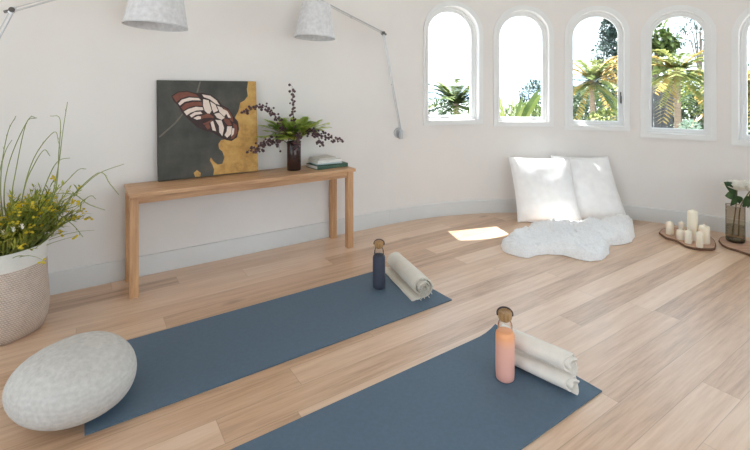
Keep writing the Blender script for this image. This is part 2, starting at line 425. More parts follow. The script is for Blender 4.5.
BB = bn + BD                          # back plane of the bench
# ------------------------------------------------------------------ canvas leaning on the wall
nb = NW - 0.085
d0 = on_n(161, nb); d1 = on_n(260.5, nb)
a = at(161, 178, d0); b = at(260.5, 169, d1); cw = sn(b)[0] - sn(a)[0]; ch = 0.692; ct = 0.03
canvas = empty("canvas_painting", W(sn(a)[0] - 0.018, nb, BZ + 0.0045), TH, 'square canvas painting of a striped butterfly on dark grey and gold, leaning on the wall', 'painting')
lean = math.asin(min(0.5, (NW - 0.004 - nb - ct) / ch))
RL = Matrix.Rotation(-lean, 4, 'X')
def build_canvas():
    mb = MB(); mb.box((cw / 2, ct / 2, ch / 2), (cw, ct, ch), None, 0.003); o = mb.build('stretched_canvas', plain('canvas_edge', srgb(62, 58, 52), 0.8, 0.1, 60), canvas, 30); o.matrix_local = RL
    cols = [NT('painted_slate'), None, None, None, None, None]
    t = cols[0]; v = t.coord((1, 1, 1)); f = t.noise(v, 5, 5, 0.65)
    t.l(t.ramp(f, [(0.3, srgb(48, 49, 45)), (0.55, srgb(72, 72, 66)), (0.75, srgb(92, 86, 74))]), t.b.inputs['Base Color']); t.b.inputs['Roughness'].default_value = 0.6
    g = NT('painted_gold'); v = g.coord((1, 1, 1)); f = g.noise(v, 9, 5, 0.7)
    g.l(g.ramp(f, [(0.3, srgb(150, 108, 50)), (0.5, srgb(196, 152, 80)), (0.75, srgb(214, 178, 108))]), g.b.inputs['Base Color']); g.b.inputs['Roughness'].default_value = 0.55
    mats = [t.m, g.m, plain('painted_brown', srgb(122, 70, 54), 0.6, 0.15, 30), plain('painted_cream', srgb(228, 212, 200), 0.6, 0.06, 30), plain('painted_umber', srgb(54, 32, 30), 0.6, 0.2, 30), plain('painted_taupe', srgb(112, 106, 94), 0.7, 0.1, 20)]
    mb = MB(); lay = [0]
    def P(poly, m, off=None):
        mb.mi = m; lay[0] += 1; y = -0.0006 - 0.00012 * (lay[0] if off is None else off)
        q = [mb.bm.verts.new(Vector((x * cw, y, z * ch))) for x, z in poly]
        f = mb.face(q)
        return f
    def C(x, y):                      # position in the painting from its corners
        v = (408 - y) / 370 if True else 0
        l = 70 + (78 - 70) * (1 - v); r = 435 + (452 - 435) * (1 - v)
        uu = (x - l) / (r - l); yt = 38 + 2 * uu; yb = 408 - 36 * uu
        return (min(1, max(0, uu)), min(1, max(0, (yb - y) / (yb - yt))))
    Q = lambda pts: [C(*p) for p in pts]
    P([(0.003, 0.003), (0.997, 0.003), (0.997, 0.997), (0.003, 0.997)], 0)
    P(Q([(402, 40), (398, 70), (402, 95), (388, 112), (372, 120), (366, 150), (352, 175), (352, 235), (330, 255), (300, 258), (290, 272), (292, 290), (305, 300), (313, 322), (306, 345), (288, 348), (272, 336), (262, 322), (258, 332), (268, 348), (275, 366), (272, 386), (300, 384), (380, 376), (451, 371), (443, 200), (435, 40)]), 1)
    P(Q([(200, 378), (212, 368), (226, 378), (224, 391), (206, 393)]), 1)
    P(Q([(78, 245), (130, 195), (165, 150), (168, 153), (134, 199), (82, 249)]), 5); P(Q([(205, 82), (216, 42), (221, 42), (211, 84)]), 5)
    # butterfly: upper (far) wing and lower wing with striped bands
    P(Q([(118, 96), (140, 80), (172, 77), (205, 86), (225, 84), (258, 90), (285, 108), (300, 128), (326, 142), (346, 170), (364, 190), (369, 218), (362, 248), (340, 262), (318, 258), (296, 248), (270, 232), (240, 226), (208, 210), (182, 186), (158, 162), (140, 130), (126, 116)]), 4)
    P(Q([(122, 98), (142, 84), (172, 81), (204, 90), (214, 100), (176, 97), (150, 106), (136, 120)]), 2)
    P(Q([(142, 124), (154, 110), (180, 102), (214, 104), (222, 112), (190, 112), (164, 118), (148, 132)]), 3)
    P(Q([(152, 138), (168, 124), (196, 118), (224, 118), (228, 132), (200, 132), (174, 140), (160, 150)]), 2)
    P(Q([(162, 154), (178, 144), (204, 136), (228, 138), (232, 148), (206, 150), (186, 158), (172, 168)]), 3)
    P(Q([(182, 168), (200, 156), (222, 154), (228, 162), (204, 166), (190, 176)]), 3); P(Q([(196, 178), (212, 170), (228, 172), (226, 180), (208, 184)]), 3)
    P(Q([(226, 90), (256, 95), (280, 112), (292, 130), (276, 124), (254, 108), (232, 100)]), 3)
    P(Q([(230, 108), (250, 112), (262, 150), (252, 165), (236, 150), (230, 130)]), 3)
    P(Q([(256, 116), (276, 128), (286, 150), (270, 158), (264, 146)]), 3); P(Q([(282, 132), (300, 138), (318, 160), (310, 172), (292, 156)]), 3)
    P(Q([(272, 162), (290, 158), (312, 176), (300, 184), (282, 176)]), 3)
    P(Q([(302, 136), (326, 148), (342, 172), (346, 192), (334, 186), (320, 160)]), 2); P(Q([(302, 142), (322, 152), (336, 176), (326, 176), (314, 156)]), 3)
    P(Q([(276, 184), (300, 186), (310, 214), (304, 244), (292, 230), (290, 206)]), 3)
    P(Q([(308, 178), (330, 184), (340, 204), (326, 206), (312, 192)]), 2)
    P(Q([(322, 208), (340, 208), (338, 236), (322, 250), (312, 240), (320, 226)]), 3)
    P(Q([(346, 196), (360, 204), (362, 232), (348, 252), (336, 254), (346, 234)]), 2); P(Q([(342, 214), (350, 216), (348, 236), (338, 246)]), 3)
    P(Q([(258, 192), (268, 188), (274, 206), (280, 226), (266, 222)]), 3); P(Q([(238, 206), (252, 196), (258, 214), (248, 220)]), 2)
    P(Q([(222, 170), (250, 160), (270, 172), (262, 192), (238, 204), (224, 194)]), 2); P(Q([(214, 186), (232, 178), (262, 176), (272, 180), (250, 190), (226, 200)]), 4)
    o = mb.build('painted_face', mats, canvas, 0, fix=False); o.matrix_local = RL
    for pl in o.data.polygons: pass
build_canvas()
# ------------------------------------------------------------------ brown vase with fern and berries on the bench
vn = NW - 0.165; dv = on_n(294, vn); vp = at(294, 170, dv); vs = sn(vp)[0]
vase = empty('vase', W(vs, vn, BZ + 0.001), TH, 'dark brown glass cylinder vase holding fern and berries on the oak bench', 'vase')
bglass = NT('brown_glass'); bglass.b.inputs['Base Color'].default_value = srgb(58, 38, 34); bglass.b.inputs['Roughness'].default_value = 0.12; bglass.b.inputs['Alpha'].default_value = 0.93
VH, VR = 0.225, 0.054
MB().lathe([(0, 0), (VR - 0.004, 0), (VR, 0.004), (VR, VH - 0.003), (VR - 0.002, VH), (VR - 0.005, VH - 0.003), (VR - 0.006, 0.02), (0, 0.02)], 40).build('vase_body', bglass.m, vase, 50)
MB().lathe([(VR - 0.001, VH - 0.008), (VR + 0.002, VH - 0.006), (VR + 0.002, VH - 0.001), (VR - 0.001, VH + 0.001)], 40, closed=True).build('vase_rim', bglass.m, vase, 50)
def pinnate(mb, base, d, ln, droop, lw, n=16, curl=0.0):
    d = Vector(d).normalized(); pts = []
    for i in range(n + 1):
        t = i / n; pts.append(Vector(base) + d * ln * t - Vector((0, 0, droop * ln * t * t)))
    mb.mi = 1 if False else 0
    mb.tube(pts, [0.0022 * (1 - 0.7 * i / n) * max(1, ln * 2) for i in range(n + 1)], 5)
    for i in range(2, n + 1):
        t = i / n; tg = (pts[i] - pts[i - 1]).normalized(); side = tg.cross(Vector((0, 0, 1)))
        if side.length < 1e-3: side = tg.orthogonal()
        side.normalize(); L = lw * math.sin(PI * min(1, 0.18 + 0.82 * (1 - t) ** 0.8 if t > 0.3 else 0.4 + t)) 
        for sg in (-1, 1):
            mb.blade(pts[i], side * sg + tg * 0.75 + Vector((0, 0, random.uniform(-0.1, 0.3))), max(0.25 * lw, L) * random.uniform(0.85, 1.1), lw * 0.33, droop=0.2)
fern = empty('fern_bunch', W(vs, vn, BZ + VH + 0.012), TH, 'bunch of bright green fern fronds spreading over the rim of the brown vase', 'fern')
for k in range(64):
    a = 2 * PI * k * 0.618 + random.uniform(-0.15, 0.15); el = random.uniform(0.35, 1.6) if k % 5 else 2.4
    ln = random.uniform(0.22, 0.33) * (1.0 if abs(math.cos(a)) > 0.5 else 0.75)
    mb = MB(); sy = 0.36 if math.sin(a) > 0 else 0.9
    dv_ = Vector((math.cos(a), math.sin(a) * sy, el)).normalized()
    if dv_.y > 0: ln = min(ln, 0.085 / max(0.01, dv_.y))
    pinnate(mb, (0.02 * math.cos(a), 0.02 * math.sin(a) * sy, 0.0), (math.cos(a), math.sin(a) * sy, el), ln * (1 if el < 1.3 else 0.75), 0.25, 0.075, 15)
    mb.build('frond', M['fern'], fern, 0, fix=False)
def berry_branch(name, label, path, n, sp):
    e = empty(name, W(vs, vn, BZ + VH - 0.03), TH, label, 'berry branch', 'berry branches in the brown vase')
    pts = spline(path, 18); mb = MB().tube(pts, [0.003 - 0.0016 * i / 18 for i in range(19)], 6)
    bm2 = MB()
    for i in range(n):
        t = 0.3 + 0.7 * (i / max(1, n - 1)); q = pts[min(18, int(t * 18))]
        off = Vector((random.uniform(-1, 1), random.uniform(-0.7, 0.7), random.uniform(-1, 1))); off = off.normalized() * random.uniform(0.35, 1) * sp * 1.35
        c = q + off; mb.tube([q, q + off * 0.5 + Vector((0, 0, 0.003)), c], 0.0009, 4)
        bm2.ball(c, random.uniform(0.008, 0.0125), 1)
    mb.build('twig', M['brown_stem'], e); bm2.build('berries', M['berry'], e)['kind'] = 'stuff'
def bl(x, y, dy=0.0):                # position in vase-local coordinates from a photo position
    q = at(x, y, on_n(x, vn + dy)); s_, n_ = sn(q); return Vector((s_ - vs, n_ - vn, q.z - (BZ + VH - 0.03)))
for lab, pth, n, spd in (
        ('upright dark berry branch rising from the middle of the brown vase', [bl(293, 146), bl(293.5, 120), bl(292, 86)], 34, 0.020),
        ('dark berry branch reaching left across the upper edge of the canvas gold', [bl(291, 146), bl(280, 122, -0.08), bl(264, 106, -0.10), bl(243, 114, -0.12)], 40, 0.022),
        ('dark berry branch hanging lower left in front of the canvas corner', [bl(291, 146), bl(278, 138, -0.07), bl(264, 145, -0.12), bl(248, 151, -0.14)], 44, 0.024),
        ('short dark berry branch drooping over the front of the brown vase', [bl(293, 146), bl(296, 130, -0.08), bl(299, 138, -0.12), bl(297, 148, -0.13)], 26, 0.024),
        ('dark berry branch reaching furthest right above the stacked books', [bl(295, 146), bl(308, 132, -0.04), bl(324, 136, -0.06), bl(342, 142, -0.07)], 40, 0.022),
        ('dark berry branch hanging just right of the brown vase rim', [bl(295, 146), bl(306, 130, -0.07), bl(316, 134, -0.11), bl(322, 146, -0.12)], 36, 0.024),
        ('dark berry branch hanging just left of the brown vase rim', [bl(291, 146), bl(284, 130, -0.08), bl(279, 136, -0.11), bl(279, 148, -0.12)], 26, 0.02)):
    berry_branch('berry_branch', lab, pth, int(n * 1.35), spd * 1.15)
# ------------------------------------------------------------------ books
pagem = plain('paper_pages', srgb(232, 228, 218), 0.9, 0.05, 90, stretch=(1, 1, 14))
def book(name, label, x, n, z, w, d, h, rot, cover, group='books stacked on the oak bench'):
    dd = on_n(x, n); q = at(x, 165, dd); e = empty(name, W(sn(q)[0], n, z), TH + rot, label, 'book', group)
    MB().box((0, 0.003, h / 2), (w - 0.012, d - 0.006, h - 0.006)).build('pages', pagem, e, 0)
    mb = MB(); mb.box((0, 0, h - 0.0015), (w, d, 0.003)); mb.box((0, 0, 0.0015), (w, d, 0.003)); mb.box((0, -d / 2 + 0.0015, h / 2), (w, 0.003, h)); mb.build('cover', cover, e, 0)
    return z + h + 0.0005
z = BZ + 0.001
gcov = plain('green_book_cloth', srgb(62, 92, 76), 0.6, 0.1, 40); dcov = plain('charcoal_book_cover', srgb(70, 62, 62), 0.6, 0.1, 40)
wcov = plain('white_book_cover', srgb(236, 236, 232), 0.5, 0.03, 40); scov = plain('stone_book_cover', srgb(214, 208, 200), 0.6, 0.03, 40); bcov = plain('pale_blue_book_cover', srgb(196, 214, 214), 0.5, 0.04, 40)
z1 = book('book', 'green cloth book at the bottom of the stack, beside the brown vase', 327, NW - 0.175, z, 0.285, 0.19, 0.030, 0.05, gcov)
z2 = book('book', 'pale blue book lying directly on the green book', 325.5, NW - 0.165, z1, 0.22, 0.165, 0.012, -0.04, bcov)
z3 = book('book', 'white book in the upper half of the stack on the bench', 325, NW - 0.17, z2, 0.225, 0.165, 0.024, 0.06, wcov)
z4 = book('book', 'slim stone coloured book topmost of the stack on the bench', 322.5, NW - 0.16, z3, 0.17, 0.14, 0.014, 0.16, scov)
# ------------------------------------------------------------------ swing arm wall lamps
shadem = NT('parchment_shade'); v = shadem.coord((1, 1, 1)); f = shadem.noise(v, 40, 3)
shadem.l(shadem.ramp(f, [(0.3, srgb(202, 203, 206)), (0.7, srgb(222, 223, 226))]), shadem.b.inputs['Base Color']); shadem.b.inputs['Roughness'].default_value = 0.85
def lamp(label, mount, joint, head_c, R, hh, tilt, side):
    # mount on the wall, joint = elbow, head_c = centre of the shade's lower rim (world points)
    e = empty('swing_arm_wall_lamp', mount, TH, label, 'lamp', 'swing arm wall lamps with grey shades')
    inv = (Matrix.Translation(mount) @ Matrix.Rotation(TH, 4, 'Z')).inverted(); T = lambda p: inv @ Vector(p)
    m0 = Vector((0, 0, 0)); jt = T(joint); hc = T(head_c); top = hc + Vector((0, 0, hh + 0.045))
    gap = NW - sn(mount)[1]
    mb = MB(); c2 = [(0, 0), (0.05, 0), (0.05, 0.014), (0.044, 0.02), (0, 0.02)]
    b2 = MB(); b2.lathe(c2, 24); mb.add(b2.bm, Matrix.Translation((0, gap, 0)) @ Matrix.Rotation(PI / 2, 4, 'X')); mb.tube([(0, gap - 0.01, 0), (0, -0.004, 0)], 0.011, 12); mb.box((0, 0, -0.015), (0.032, 0.028, 0.085), None, 0.004)
    mb.build('wall_bracket', M['metal'], e)
    def arm(a, b, nm):
        d = (b - a).normalized(); o = Vector((0, 1, 0)).cross(d).normalized() * 0.008
        mb = MB(); mb.tube([a + o, b + o], 0.0055, 8); mb.tube([a - o, b - o], 0.0028, 6)
        for t in (0.02, 0.5, 0.98): mb.box(a + (b - a) * t, (0.012, 0.012, 0.026), d.to_track_quat('X', 'Z').to_matrix(), 0.002)
        mb.build(nm, M['metal'], e)
    arm(m0, jt, 'lower_arm'); arm(jt, top, 'upper_arm')
    mb = MB(); mb.tube([jt + Vector((0, -0.016, 0)), jt + Vector((0, 0.016, 0))], 0.015, 14); d = (top - jt).normalized(); mb.box(jt - d * 0.012, (0.06, 0.014, 0.016), d.to_track_quat('X', 'Z').to_matrix(), 0.003); mb.build('elbow_joint', M['darkmetal'], e)
    hd = empty('lamp_head', hc, 0); hd.parent = e; hd.rotation_euler = (tilt[0], tilt[1], 0)
    r1 = R * 0.70
    mb = MB(); pr = [(R, 0), (r1, hh), (r1 - 0.003, hh), (R - 0.004, 0)]
    mb.lathe(pr, 48, closed=True); mb.build('lamp_shade', shadem.m, hd, 40)
    mb = MB(); mb.lathe([(R - 0.004, 0), (R + 0.0012, -0.001), (R + 0.0008, 0.006), (R - 0.004, 0.006)], 48, closed=True); mb.build('shade_rim', M['metal'], hd, 40)
    mb = MB()
    for k in range(3):
        a = 2 * PI * k / 3; mb.tube([(0, 0, hh - 0.006), (math.cos(a) * (r1 - 0.004), math.sin(a) * (r1 - 0.004), hh - 0.006)], 0.003, 6)
    mb.lathe([(0, hh - 0.09), (0.018, hh - 0.088), (0.02, hh - 0.02), (0.012, hh + 0.03), (0.008, hh + 0.052), (0, hh + 0.054)], 20); mb.build('lamp_socket', M['metal'], hd)
    mb = MB(); mb.lathe([(0, hh - 0.185), (0.018, hh - 0.175), (0.03, hh - 0.145), (0.026, hh - 0.115), (0.014, hh - 0.09), (0, hh - 0.088)], 20); mb.build('bulb', plain('opal_bulb', srgb(240, 238, 232), 0.3, 0.01, 5), hd, 60)
    return e
mnt = at(401, 133, on_n(401, NW - 0.05)); dj = on_n(383, NW - 0.12)
lamp('metal swing arm lamp with grey shade, mounted between the bench and the windows', mnt, at(383, 33, dj), at(314.8, 38, on_n(314.8, NW - 0.26)), 0.158, 0.27, (0.0, 0.05), 1)
mnt = at(-45, 118, on_n(-45, NW - 0.05)); dj = on_n(12, NW - 0.14)
lamp('metal swing arm lamp with grey shade, hanging above the canvas painting and basket', mnt, at(12, 10, dj), at(156, 26.5, on_n(156, NW - 0.48)), 0.176, 0.29, (0.0, 0.05), -1)
# ------------------------------------------------------------------ yoga mats
THM = 0.5937
def yoga_mat(label, corner, ang, L, Wd, curl):
    e = empty('yoga_mat', (corner.x, corner.y, 0.001), ang, label, 'yoga mat', 'blue grey yoga mats'); mb = MB(); nx, ny, t = 48, 16, 0.005
    g = []
    for i in range(nx + 1):
        r = []
        for j in range(ny + 1):
            x, y = L * i / nx, Wd * j / ny; z = curl(x / L, y / Wd); r.append((x, y, z))
        g.append(r)
    A = [[mb.bm.verts.new((x, y, z + t)) for x, y, z in r] for r in g]; B = [[mb.bm.verts.new((x, y, z)) for x, y, z in r] for r in g]
    for i in range(nx):
        for j in range(ny):
            mb.face([A[i][j], A[i + 1][j], A[i + 1][j + 1], A[i][j + 1]]); mb.face([B[i][j], B[i][j + 1], B[i + 1][j + 1], B[i + 1][j]])
    for i in range(nx): mb.face([A[i][0], B[i][0], B[i + 1][0], A[i + 1][0]]); mb.face([A[i + 1][ny], B[i + 1][ny], B[i][ny], A[i][ny]])
    for j in range(ny): mb.face([A[0][j + 1], B[0][j + 1], B[0][j], A[0][j]]); mb.face([A[nx][j], B[nx][j], B[nx][j + 1], A[nx][j + 1]])
    mb.build('mat_sheet', M['mat'], e, 30)
    return e
a = fl(84.5, 436.5); b = fl(452, 300.5); v = b - a; ang1 = math.atan2(v.y, v.x); L1 = v.length
yoga_mat('blue grey yoga mat in front of the bench, with the dark bottle and fringed towel', a, ang1, L1, 0.605, lambda u, v: 0.0)
c = fl(495.5, 330.5); d = fl(602, 392); v = c - d; W2 = v.length; ang2 = math.atan2(v.y, v.x) - PI / 2
L2 = 1.86; a = d - Vector((math.cos(ang2), math.sin(ang2), 0)) * L2
yoga_mat('blue grey yoga mat nearest the camera, with the pink bottle and two rolled towels', a, ang2, L2, W2, lambda u, v: 0.03 * max(0, (u - 0.93) / 0.07) ** 2 * max(0, (v - 0.75) / 0.25) ** 1.5)
MT = 0.0065
# ------------------------------------------------------------------ bottles
def bottle(label, x, y, sleeve_m, sc=1.0):
    q = fl(x, y, MT); e = empty('water_bottle', (q.x, q.y, MT), -0.15, label, 'bottle', 'glass water bottles with wooden caps')
    R = 0.0385
    MB().lathe([(0, 0), (R - 0.006, 0), (R, 0.006), (R + 0.0015, 0.03), (R + 0.0015, 0.192), (R - 0.001, 0.202), (R - 0.007, 0.209), (R - 0.011, 0.211), (0, 0.211)], 40).build('silicone_sleeve', sleeve_m, e, 60)
    MB().lathe([(R - 0.006, 0.2085), (0.0315, 0.216), (0.0305, 0.236), (0.0265, 0.247), (0.0235, 0.252), (0.0235, 0.262)], 40).build('glass_neck', clear_glass('bottle_glass_' + str(int(x)), (0.97, 0.975, 0.975, 1), 0.08, 1.2), e, 60)
    MB().lathe([(0, 0.252), (0.0185, 0.252), (0.0185, 0.26), (0.027, 0.262), (0.029, 0.266), (0.029, 0.287), (0.026, 0.293), (0, 0.294)], 36).build('bamboo_cap', wood('bamboo_cap_' + str(int(x)), srgb(136, 100, 60), srgb(190, 150, 102), 2, 0.5, 3), e, 40)
    mb = MB(); n = 20; pts = []
    for i in range(n + 1):
        t = PI * (-0.06 + 1.12 * i / n); pts.append((0.0325 * math.cos(t), 0.004 + 0.020 * math.sin(t), 0.281 + 0.018 * math.sin(t)))
    mb.tube(pts, 0.0038, 8)
    for sx in (-1, 1): mb.ball((sx * 0.0305, 0.003, 0.277), 0.006, 2)
    mb.build('carry_loop', plain('loop_cord_' + str(int(x)), srgb(70, 58, 56), 0.7, 0.1, 30), e)
    return e
slate = plain('slate_silicone', srgb(64, 68, 82), 0.55, 0.05, 20, spec=0.35)
t = NT('peach_silicone'); sp_ = t.n('ShaderNodeSeparateXYZ'); t.l(t.coord(), sp_.inputs[0])
t.l(t.ramp(t.math('MULTIPLY', sp_.outputs[2], 5.0), [(0.0, srgb(232, 172, 158)), (0.72, srgb(238, 178, 158)), (0.95, srgb(246, 172, 122))]), t.b.inputs['Base Color']); t.b.inputs['Roughness'].default_value = 0.5  # orange upper end paints in light coming through the translucent sleeve
bottle('slate blue sleeved water bottle on the far yoga mat beside the fringed towel', 379, 287.5, slate)
bottle('peach pink sleeved water bottle on the near yoga mat beside stacked towels', 505, 378.5, t.m)
# ------------------------------------------------------------------ rolled towels
def towel_mat(name, c):
    t = NT(name); v = t.coord((1, 1, 1)); w = t.noise(v, 220, 2); f = t.noise(v, 18, 3)
    t.l(t.ramp(f, [(0.3, tuple(x * 0.93 for x in c[:3]) + (1,)), (0.7, c)]), t.b.inputs['Base Color']); t.b.inputs['Roughness'].default_value = 0.95; t.b.inputs['Specular IOR Level'].default_value = 0.1
    t.b.inputs['Sheen Weight'].default_value = 0.3
    t.bump(t.math('ADD', w, t.math('MULTIPLY', f, 1.5)), 0.5, 0.004); return t.m
tow1 = towel_mat('oatmeal_linen', srgb(226, 219, 206)); tow2 = towel_mat('cream_cotton', srgb(238, 231, 221))
def roll_profile(R, th, turns, squash, tail=0.0, n=90, tail_side=-1):
    pts = []; r0 = max(0.006, R - turns * (th * 2.0))
    for i in range(n + 1):
        t = i / n; a = -PI / 2 - tail_side * (turns * 2 * PI * (1 - t)); r = r0 + (R - r0) * t
        pts.append(Vector((r * math.cos(a), r * math.sin(a) * squash)))
    if tail:
        e = pts[-1]
        for k in range(1, 11): pts.append(Vector((e.x - tail_side * -tail * k / 10 * 1.0, e.y + 0.004 * math.sin(k / 10 * PI * 2.3) ** 2)))
    return pts
def towel(name, label, near, far, R, th, turns, squash, mat, z0, tail=0.0, tail_side=-1, fringe=False, group='rolled towels'):
    ax = far - near; L = ax.length; ang = math.atan2(ax.y, ax.x)
    e = empty(name, (near.x, near.y, z0), ang, label, 'towel', group)     # local x: near end -> far end
    pr = roll_profile(R, th, turns, squash, tail, tail_side=tail_side); n = len(pr); nx = 26; mb = MB()
    nor = []
    for i in range(n):
        d = (pr[min(i + 1, n - 1)] - pr[max(i - 1, 0)]).normalized(); nor.append(Vector((-d.y, d.x)))
    zc = R * squash + th / 2
    def pt(i, side, k):
        t = k / nx; p = pr[i] + nor[i] * (side * th / 2); s1 = i / n
        w = 0.004 * math.sin(5 * t + s1 * 9) + 0.003 * math.sin(17 * t + 4 * s1)
        x = L * t + (0.012 * math.sin(s1 * 11) + 0.006 * math.sin(s1 * 37)) * (1 if t < 0.5 else -1) * abs(2 * t - 1) ** 3
        q = p * (1 + w * 3 + 0.02 * math.sin(PI * t))
        return Vector((x, q.x, max(0.0006 + th * (0.5 + side * 0.5), q.y + zc)))
    A = [[mb.bm.verts.new(pt(i, 1, k)) for k in range(nx + 1)] for i in range(n)]; B = [[mb.bm.verts.new(pt(i, -1, k)) for k in range(nx + 1)] for i in range(n)]
    for i in range(n - 1):
        for k in range(nx): mb.face([A[i][k], A[i + 1][k], A[i + 1][k + 1], A[i][k + 1]]); mb.face([B[i][k], B[i][k + 1], B[i + 1][k + 1], B[i + 1][k]])
        mb.face([A[i][0], B[i][0], B[i + 1][0], A[i + 1][0]]); mb.face([A[i + 1][nx], B[i + 1][nx], B[i][nx], A[i][nx]])
    for k in range(nx):
        mb.face([A[0][k], A[0][k + 1], B[0][k + 1], B[0][k]]); mb.face([A[n - 1][k + 1], A[n - 1][k], B[n - 1][k], B[n - 1][k + 1]])
    ob = mb.build('rolled_cloth', mat, e, 60)
    if fringe:
        mb = MB()
        for i in range(2, n - 6, 2):
            p = pt(i, 0, 0); q = p + Vector((-random.uniform(0.012, 0.022), random.uniform(-0.006, 0.006), -random.uniform(0.0, 0.008))); q.z = max(0.004, q.z)
            mb.tube([p, (p + q) / 2 + Vector((0, 0, 0.002)), q], [0.0028, 0.0024, 0.0032], 5)
        mb.build('fringe', mat, e)['kind'] = 'stuff'
    return e
towel('rolled_towel', 'oatmeal rolled towel with fringed end on the far yoga mat', fl(423.5, 298, MT), fl(393.5, 268, MT), 0.063, 0.009, 3.3, 0.92, tow1, MT, 0.085, 1, True)
n2, f2 = fl(573, 393.5, MT), fl(502.5, 359.5, MT)
towel('rolled_towel', 'cream rolled towel lying flat on the near yoga mat under another towel', n2, f2, 0.043, 0.0065, 2.5, 0.78, tow2, MT, 0.0, 1)
up = Vector((-0.004, 0.006, 0))
towel('rolled_towel', 'cream rolled towel on top of the other cream towel, near yoga mat', n2 + up, f2 + up, 0.046, 0.0065, 2.6, 0.86, tow2, MT + 2 * 0.043 * 0.78 + 0.0095, 0.0, 1)
# ------------------------------------------------------------------ pebble pouf
pm = NT('felted_grey_wool'); v = pm.coord((1, 1, 1)); f = pm.noise(v, 55, 4, 0.6); g = pm.noise(v, 5, 2)
wv = pm.n('ShaderNodeTexWave', wave_type='BANDS', bands_direction='Z'); pm.l(v, wv.inputs['Vector']); wv.inputs['Scale'].default_value = 16; wv.inputs['Distortion'].default_value = 9; wv.inputs['Detail'].default_value = 3
k = pm.math('ADD', pm.math('MULTIPLY', f, 0.88), pm.math('MULTIPLY', wv.outputs['Fac'], 0.12))
pm.l(pm.ramp(k, [(0.3, srgb(190, 188, 184)), (0.7, srgb(208, 206, 202))]), pm.b.inputs['Base Color']); pm.b.inputs['Roughness'].default_value = 0.95; pm.b.inputs['Specular IOR Level'].default_value = 0.1; pm.bump(k, 0.5, 0.006)
PF = dict(c=(-1.190, 1.728), a=0.212, b=0.232, h=0.236, rot=0.99)
mb = MB(); n1, n2_ = 48, 24
def pouf(u_, v_):
    cu, su, cv, sv = math.cos(u_), math.sin(u_), math.cos(v_), math.sin(v_)
    e1 = lambda x, p: math.copysign(abs(x) ** p, x)
    pw = 0.85 if sv > 0 else 0.62
    x = PF['a'] * e1(cv, pw) * e1(cu, 0.92) * (1 + 0.06 * su); y = PF['b'] * e1(cv, pw) * e1(su, 0.92) * (1 - 0.05 * cu)
    z = PF['h'] * 0.5 * (1 + e1(sv, 0.95) * (0.98)) 
    if z < 0.02: z = 0.02 - (0.02 - z) * 0.8
    return Vector((x, y, z + 0.008 * math.sin(2 * u_) * cv))
R = [[mb.bm.verts.new(pouf(2 * PI * i / n1, -PI / 2 + PI * j / n2_)) for i in range(n1)] for j in range(1, n2_)]
bt = mb.bm.verts.new(pouf(0, -PI / 2)); tp = mb.bm.verts.new(pouf(0, PI / 2))
for j in range(len(R) - 1):
    for i in range(n1): mb.face([R[j][i], R[j][(i + 1) % n1], R[j + 1][(i + 1) % n1], R[j + 1][i]])
for i in range(n1): mb.face([bt, R[0][(i + 1) % n1], R[0][i]]); mb.face([tp, R[-1][i], R[-1][(i + 1) % n1]])
pf = mb.build('pebble_pouf', pm.m, smooth=180); place(pf, (PF['c'][0], PF['c'][1], 0.005), PF['rot']); tag(pf, 'pale grey felted pebble shaped floor pouf at the end of the far yoga mat', 'pouf')
# ------------------------------------------------------------------ basket with shrub
bk = NT('woven_seagrass'); v = bk.coord((1, 1, 1)); tc_ = bk.n('ShaderNodeSeparateXYZ'); bk.l(v, tc_.inputs[0])
ang = bk.math('ARCTAN2', tc_.outputs[1], tc_.outputs[0]); zz = tc_.outputs[2]
rowz = bk.math('MULTIPLY', zz, 95.0); alt = bk.math('MULTIPLY', bk.math('FLOOR', rowz), 0.5)
wz = bk.math('ABSOLUTE', bk.math('SINE', bk.math('MULTIPLY', rowz, PI))); wa = bk.math('ABSOLUTE', bk.math('SINE', bk.math('ADD', bk.math('MULTIPLY', ang, 52.0), bk.math('MULTIPLY', alt, PI))))
wk = bk.math('MULTIPLY', wz, bk.math('ADD', 0.35, bk.math('MULTIPLY', wa, 0.65))); nf = bk.noise(v, 30, 3)
bk.l(bk.ramp(bk.math('ADD', bk.math('MULTIPLY', wk, 0.6), bk.math('MULTIPLY', nf, 0.4)), [(0.2, srgb(176, 158, 146)), (0.65, srgb(222, 207, 196))]), bk.b.inputs['Base Color']); bk.b.inputs['Roughness'].default_value = 0.9; bk.bump(wk, 0.6, 0.006)
wb = plain('white_woven_band', srgb(226, 225, 220), 0.9, 0.03, 90, bump=0.3, stretch=(1, 1, 4))
bd = 2.27; bc = at(-0.5, 200, bd); BKH = 0.45
basket = empty('plant_basket', (bc.x, bc.y, 0), 0, 'round woven seagrass basket with white top band beside the bench', 'basket')
def bw(k, z): return 1 + 0.012 * math.sin(k * 2 * PI * 3 + z * 9) + 0.006 * math.sin(k * 2 * PI * 7)
prof = [(0, 0), (0.165, 0), (0.185, 0.006), (0.203, 0.05), (0.213, 0.12), (0.211, 0.2), (0.205, 0.28), (0.204, BKH - 0.085)]
inn = [(0.195, BKH - 0.085), (0.196, 0.28), (0.202, 0.2), (0.204, 0.12), (0.19, 0.03), (0, 0.02)]
MB().lathe(prof + inn, 72, wob=bw).build('basket_body', bk.m, basket, 60)
MB().lathe([(0.2045, BKH - 0.087), (0.2055, BKH - 0.06), (0.208, BKH), (0.206, BKH + 0.004), (0.202, BKH), (0.1975, BKH - 0.06), (0.1965, BKH - 0.087)], 72, closed=True, wob=bw).build('white_band', wb, basket, 60)
MB().lathe([(0, BKH - 0.07), (0.194, BKH - 0.075), (0.194, BKH - 0.1), (0, BKH - 0.1)], 40).build('soil', M['soil'], basket, 40)
shrub = empty('potted_shrub', (bc.x, bc.y, BKH - 0.07), 0, 'bushy yellow green shrub with long thin arching stems growing in the basket', 'plant')
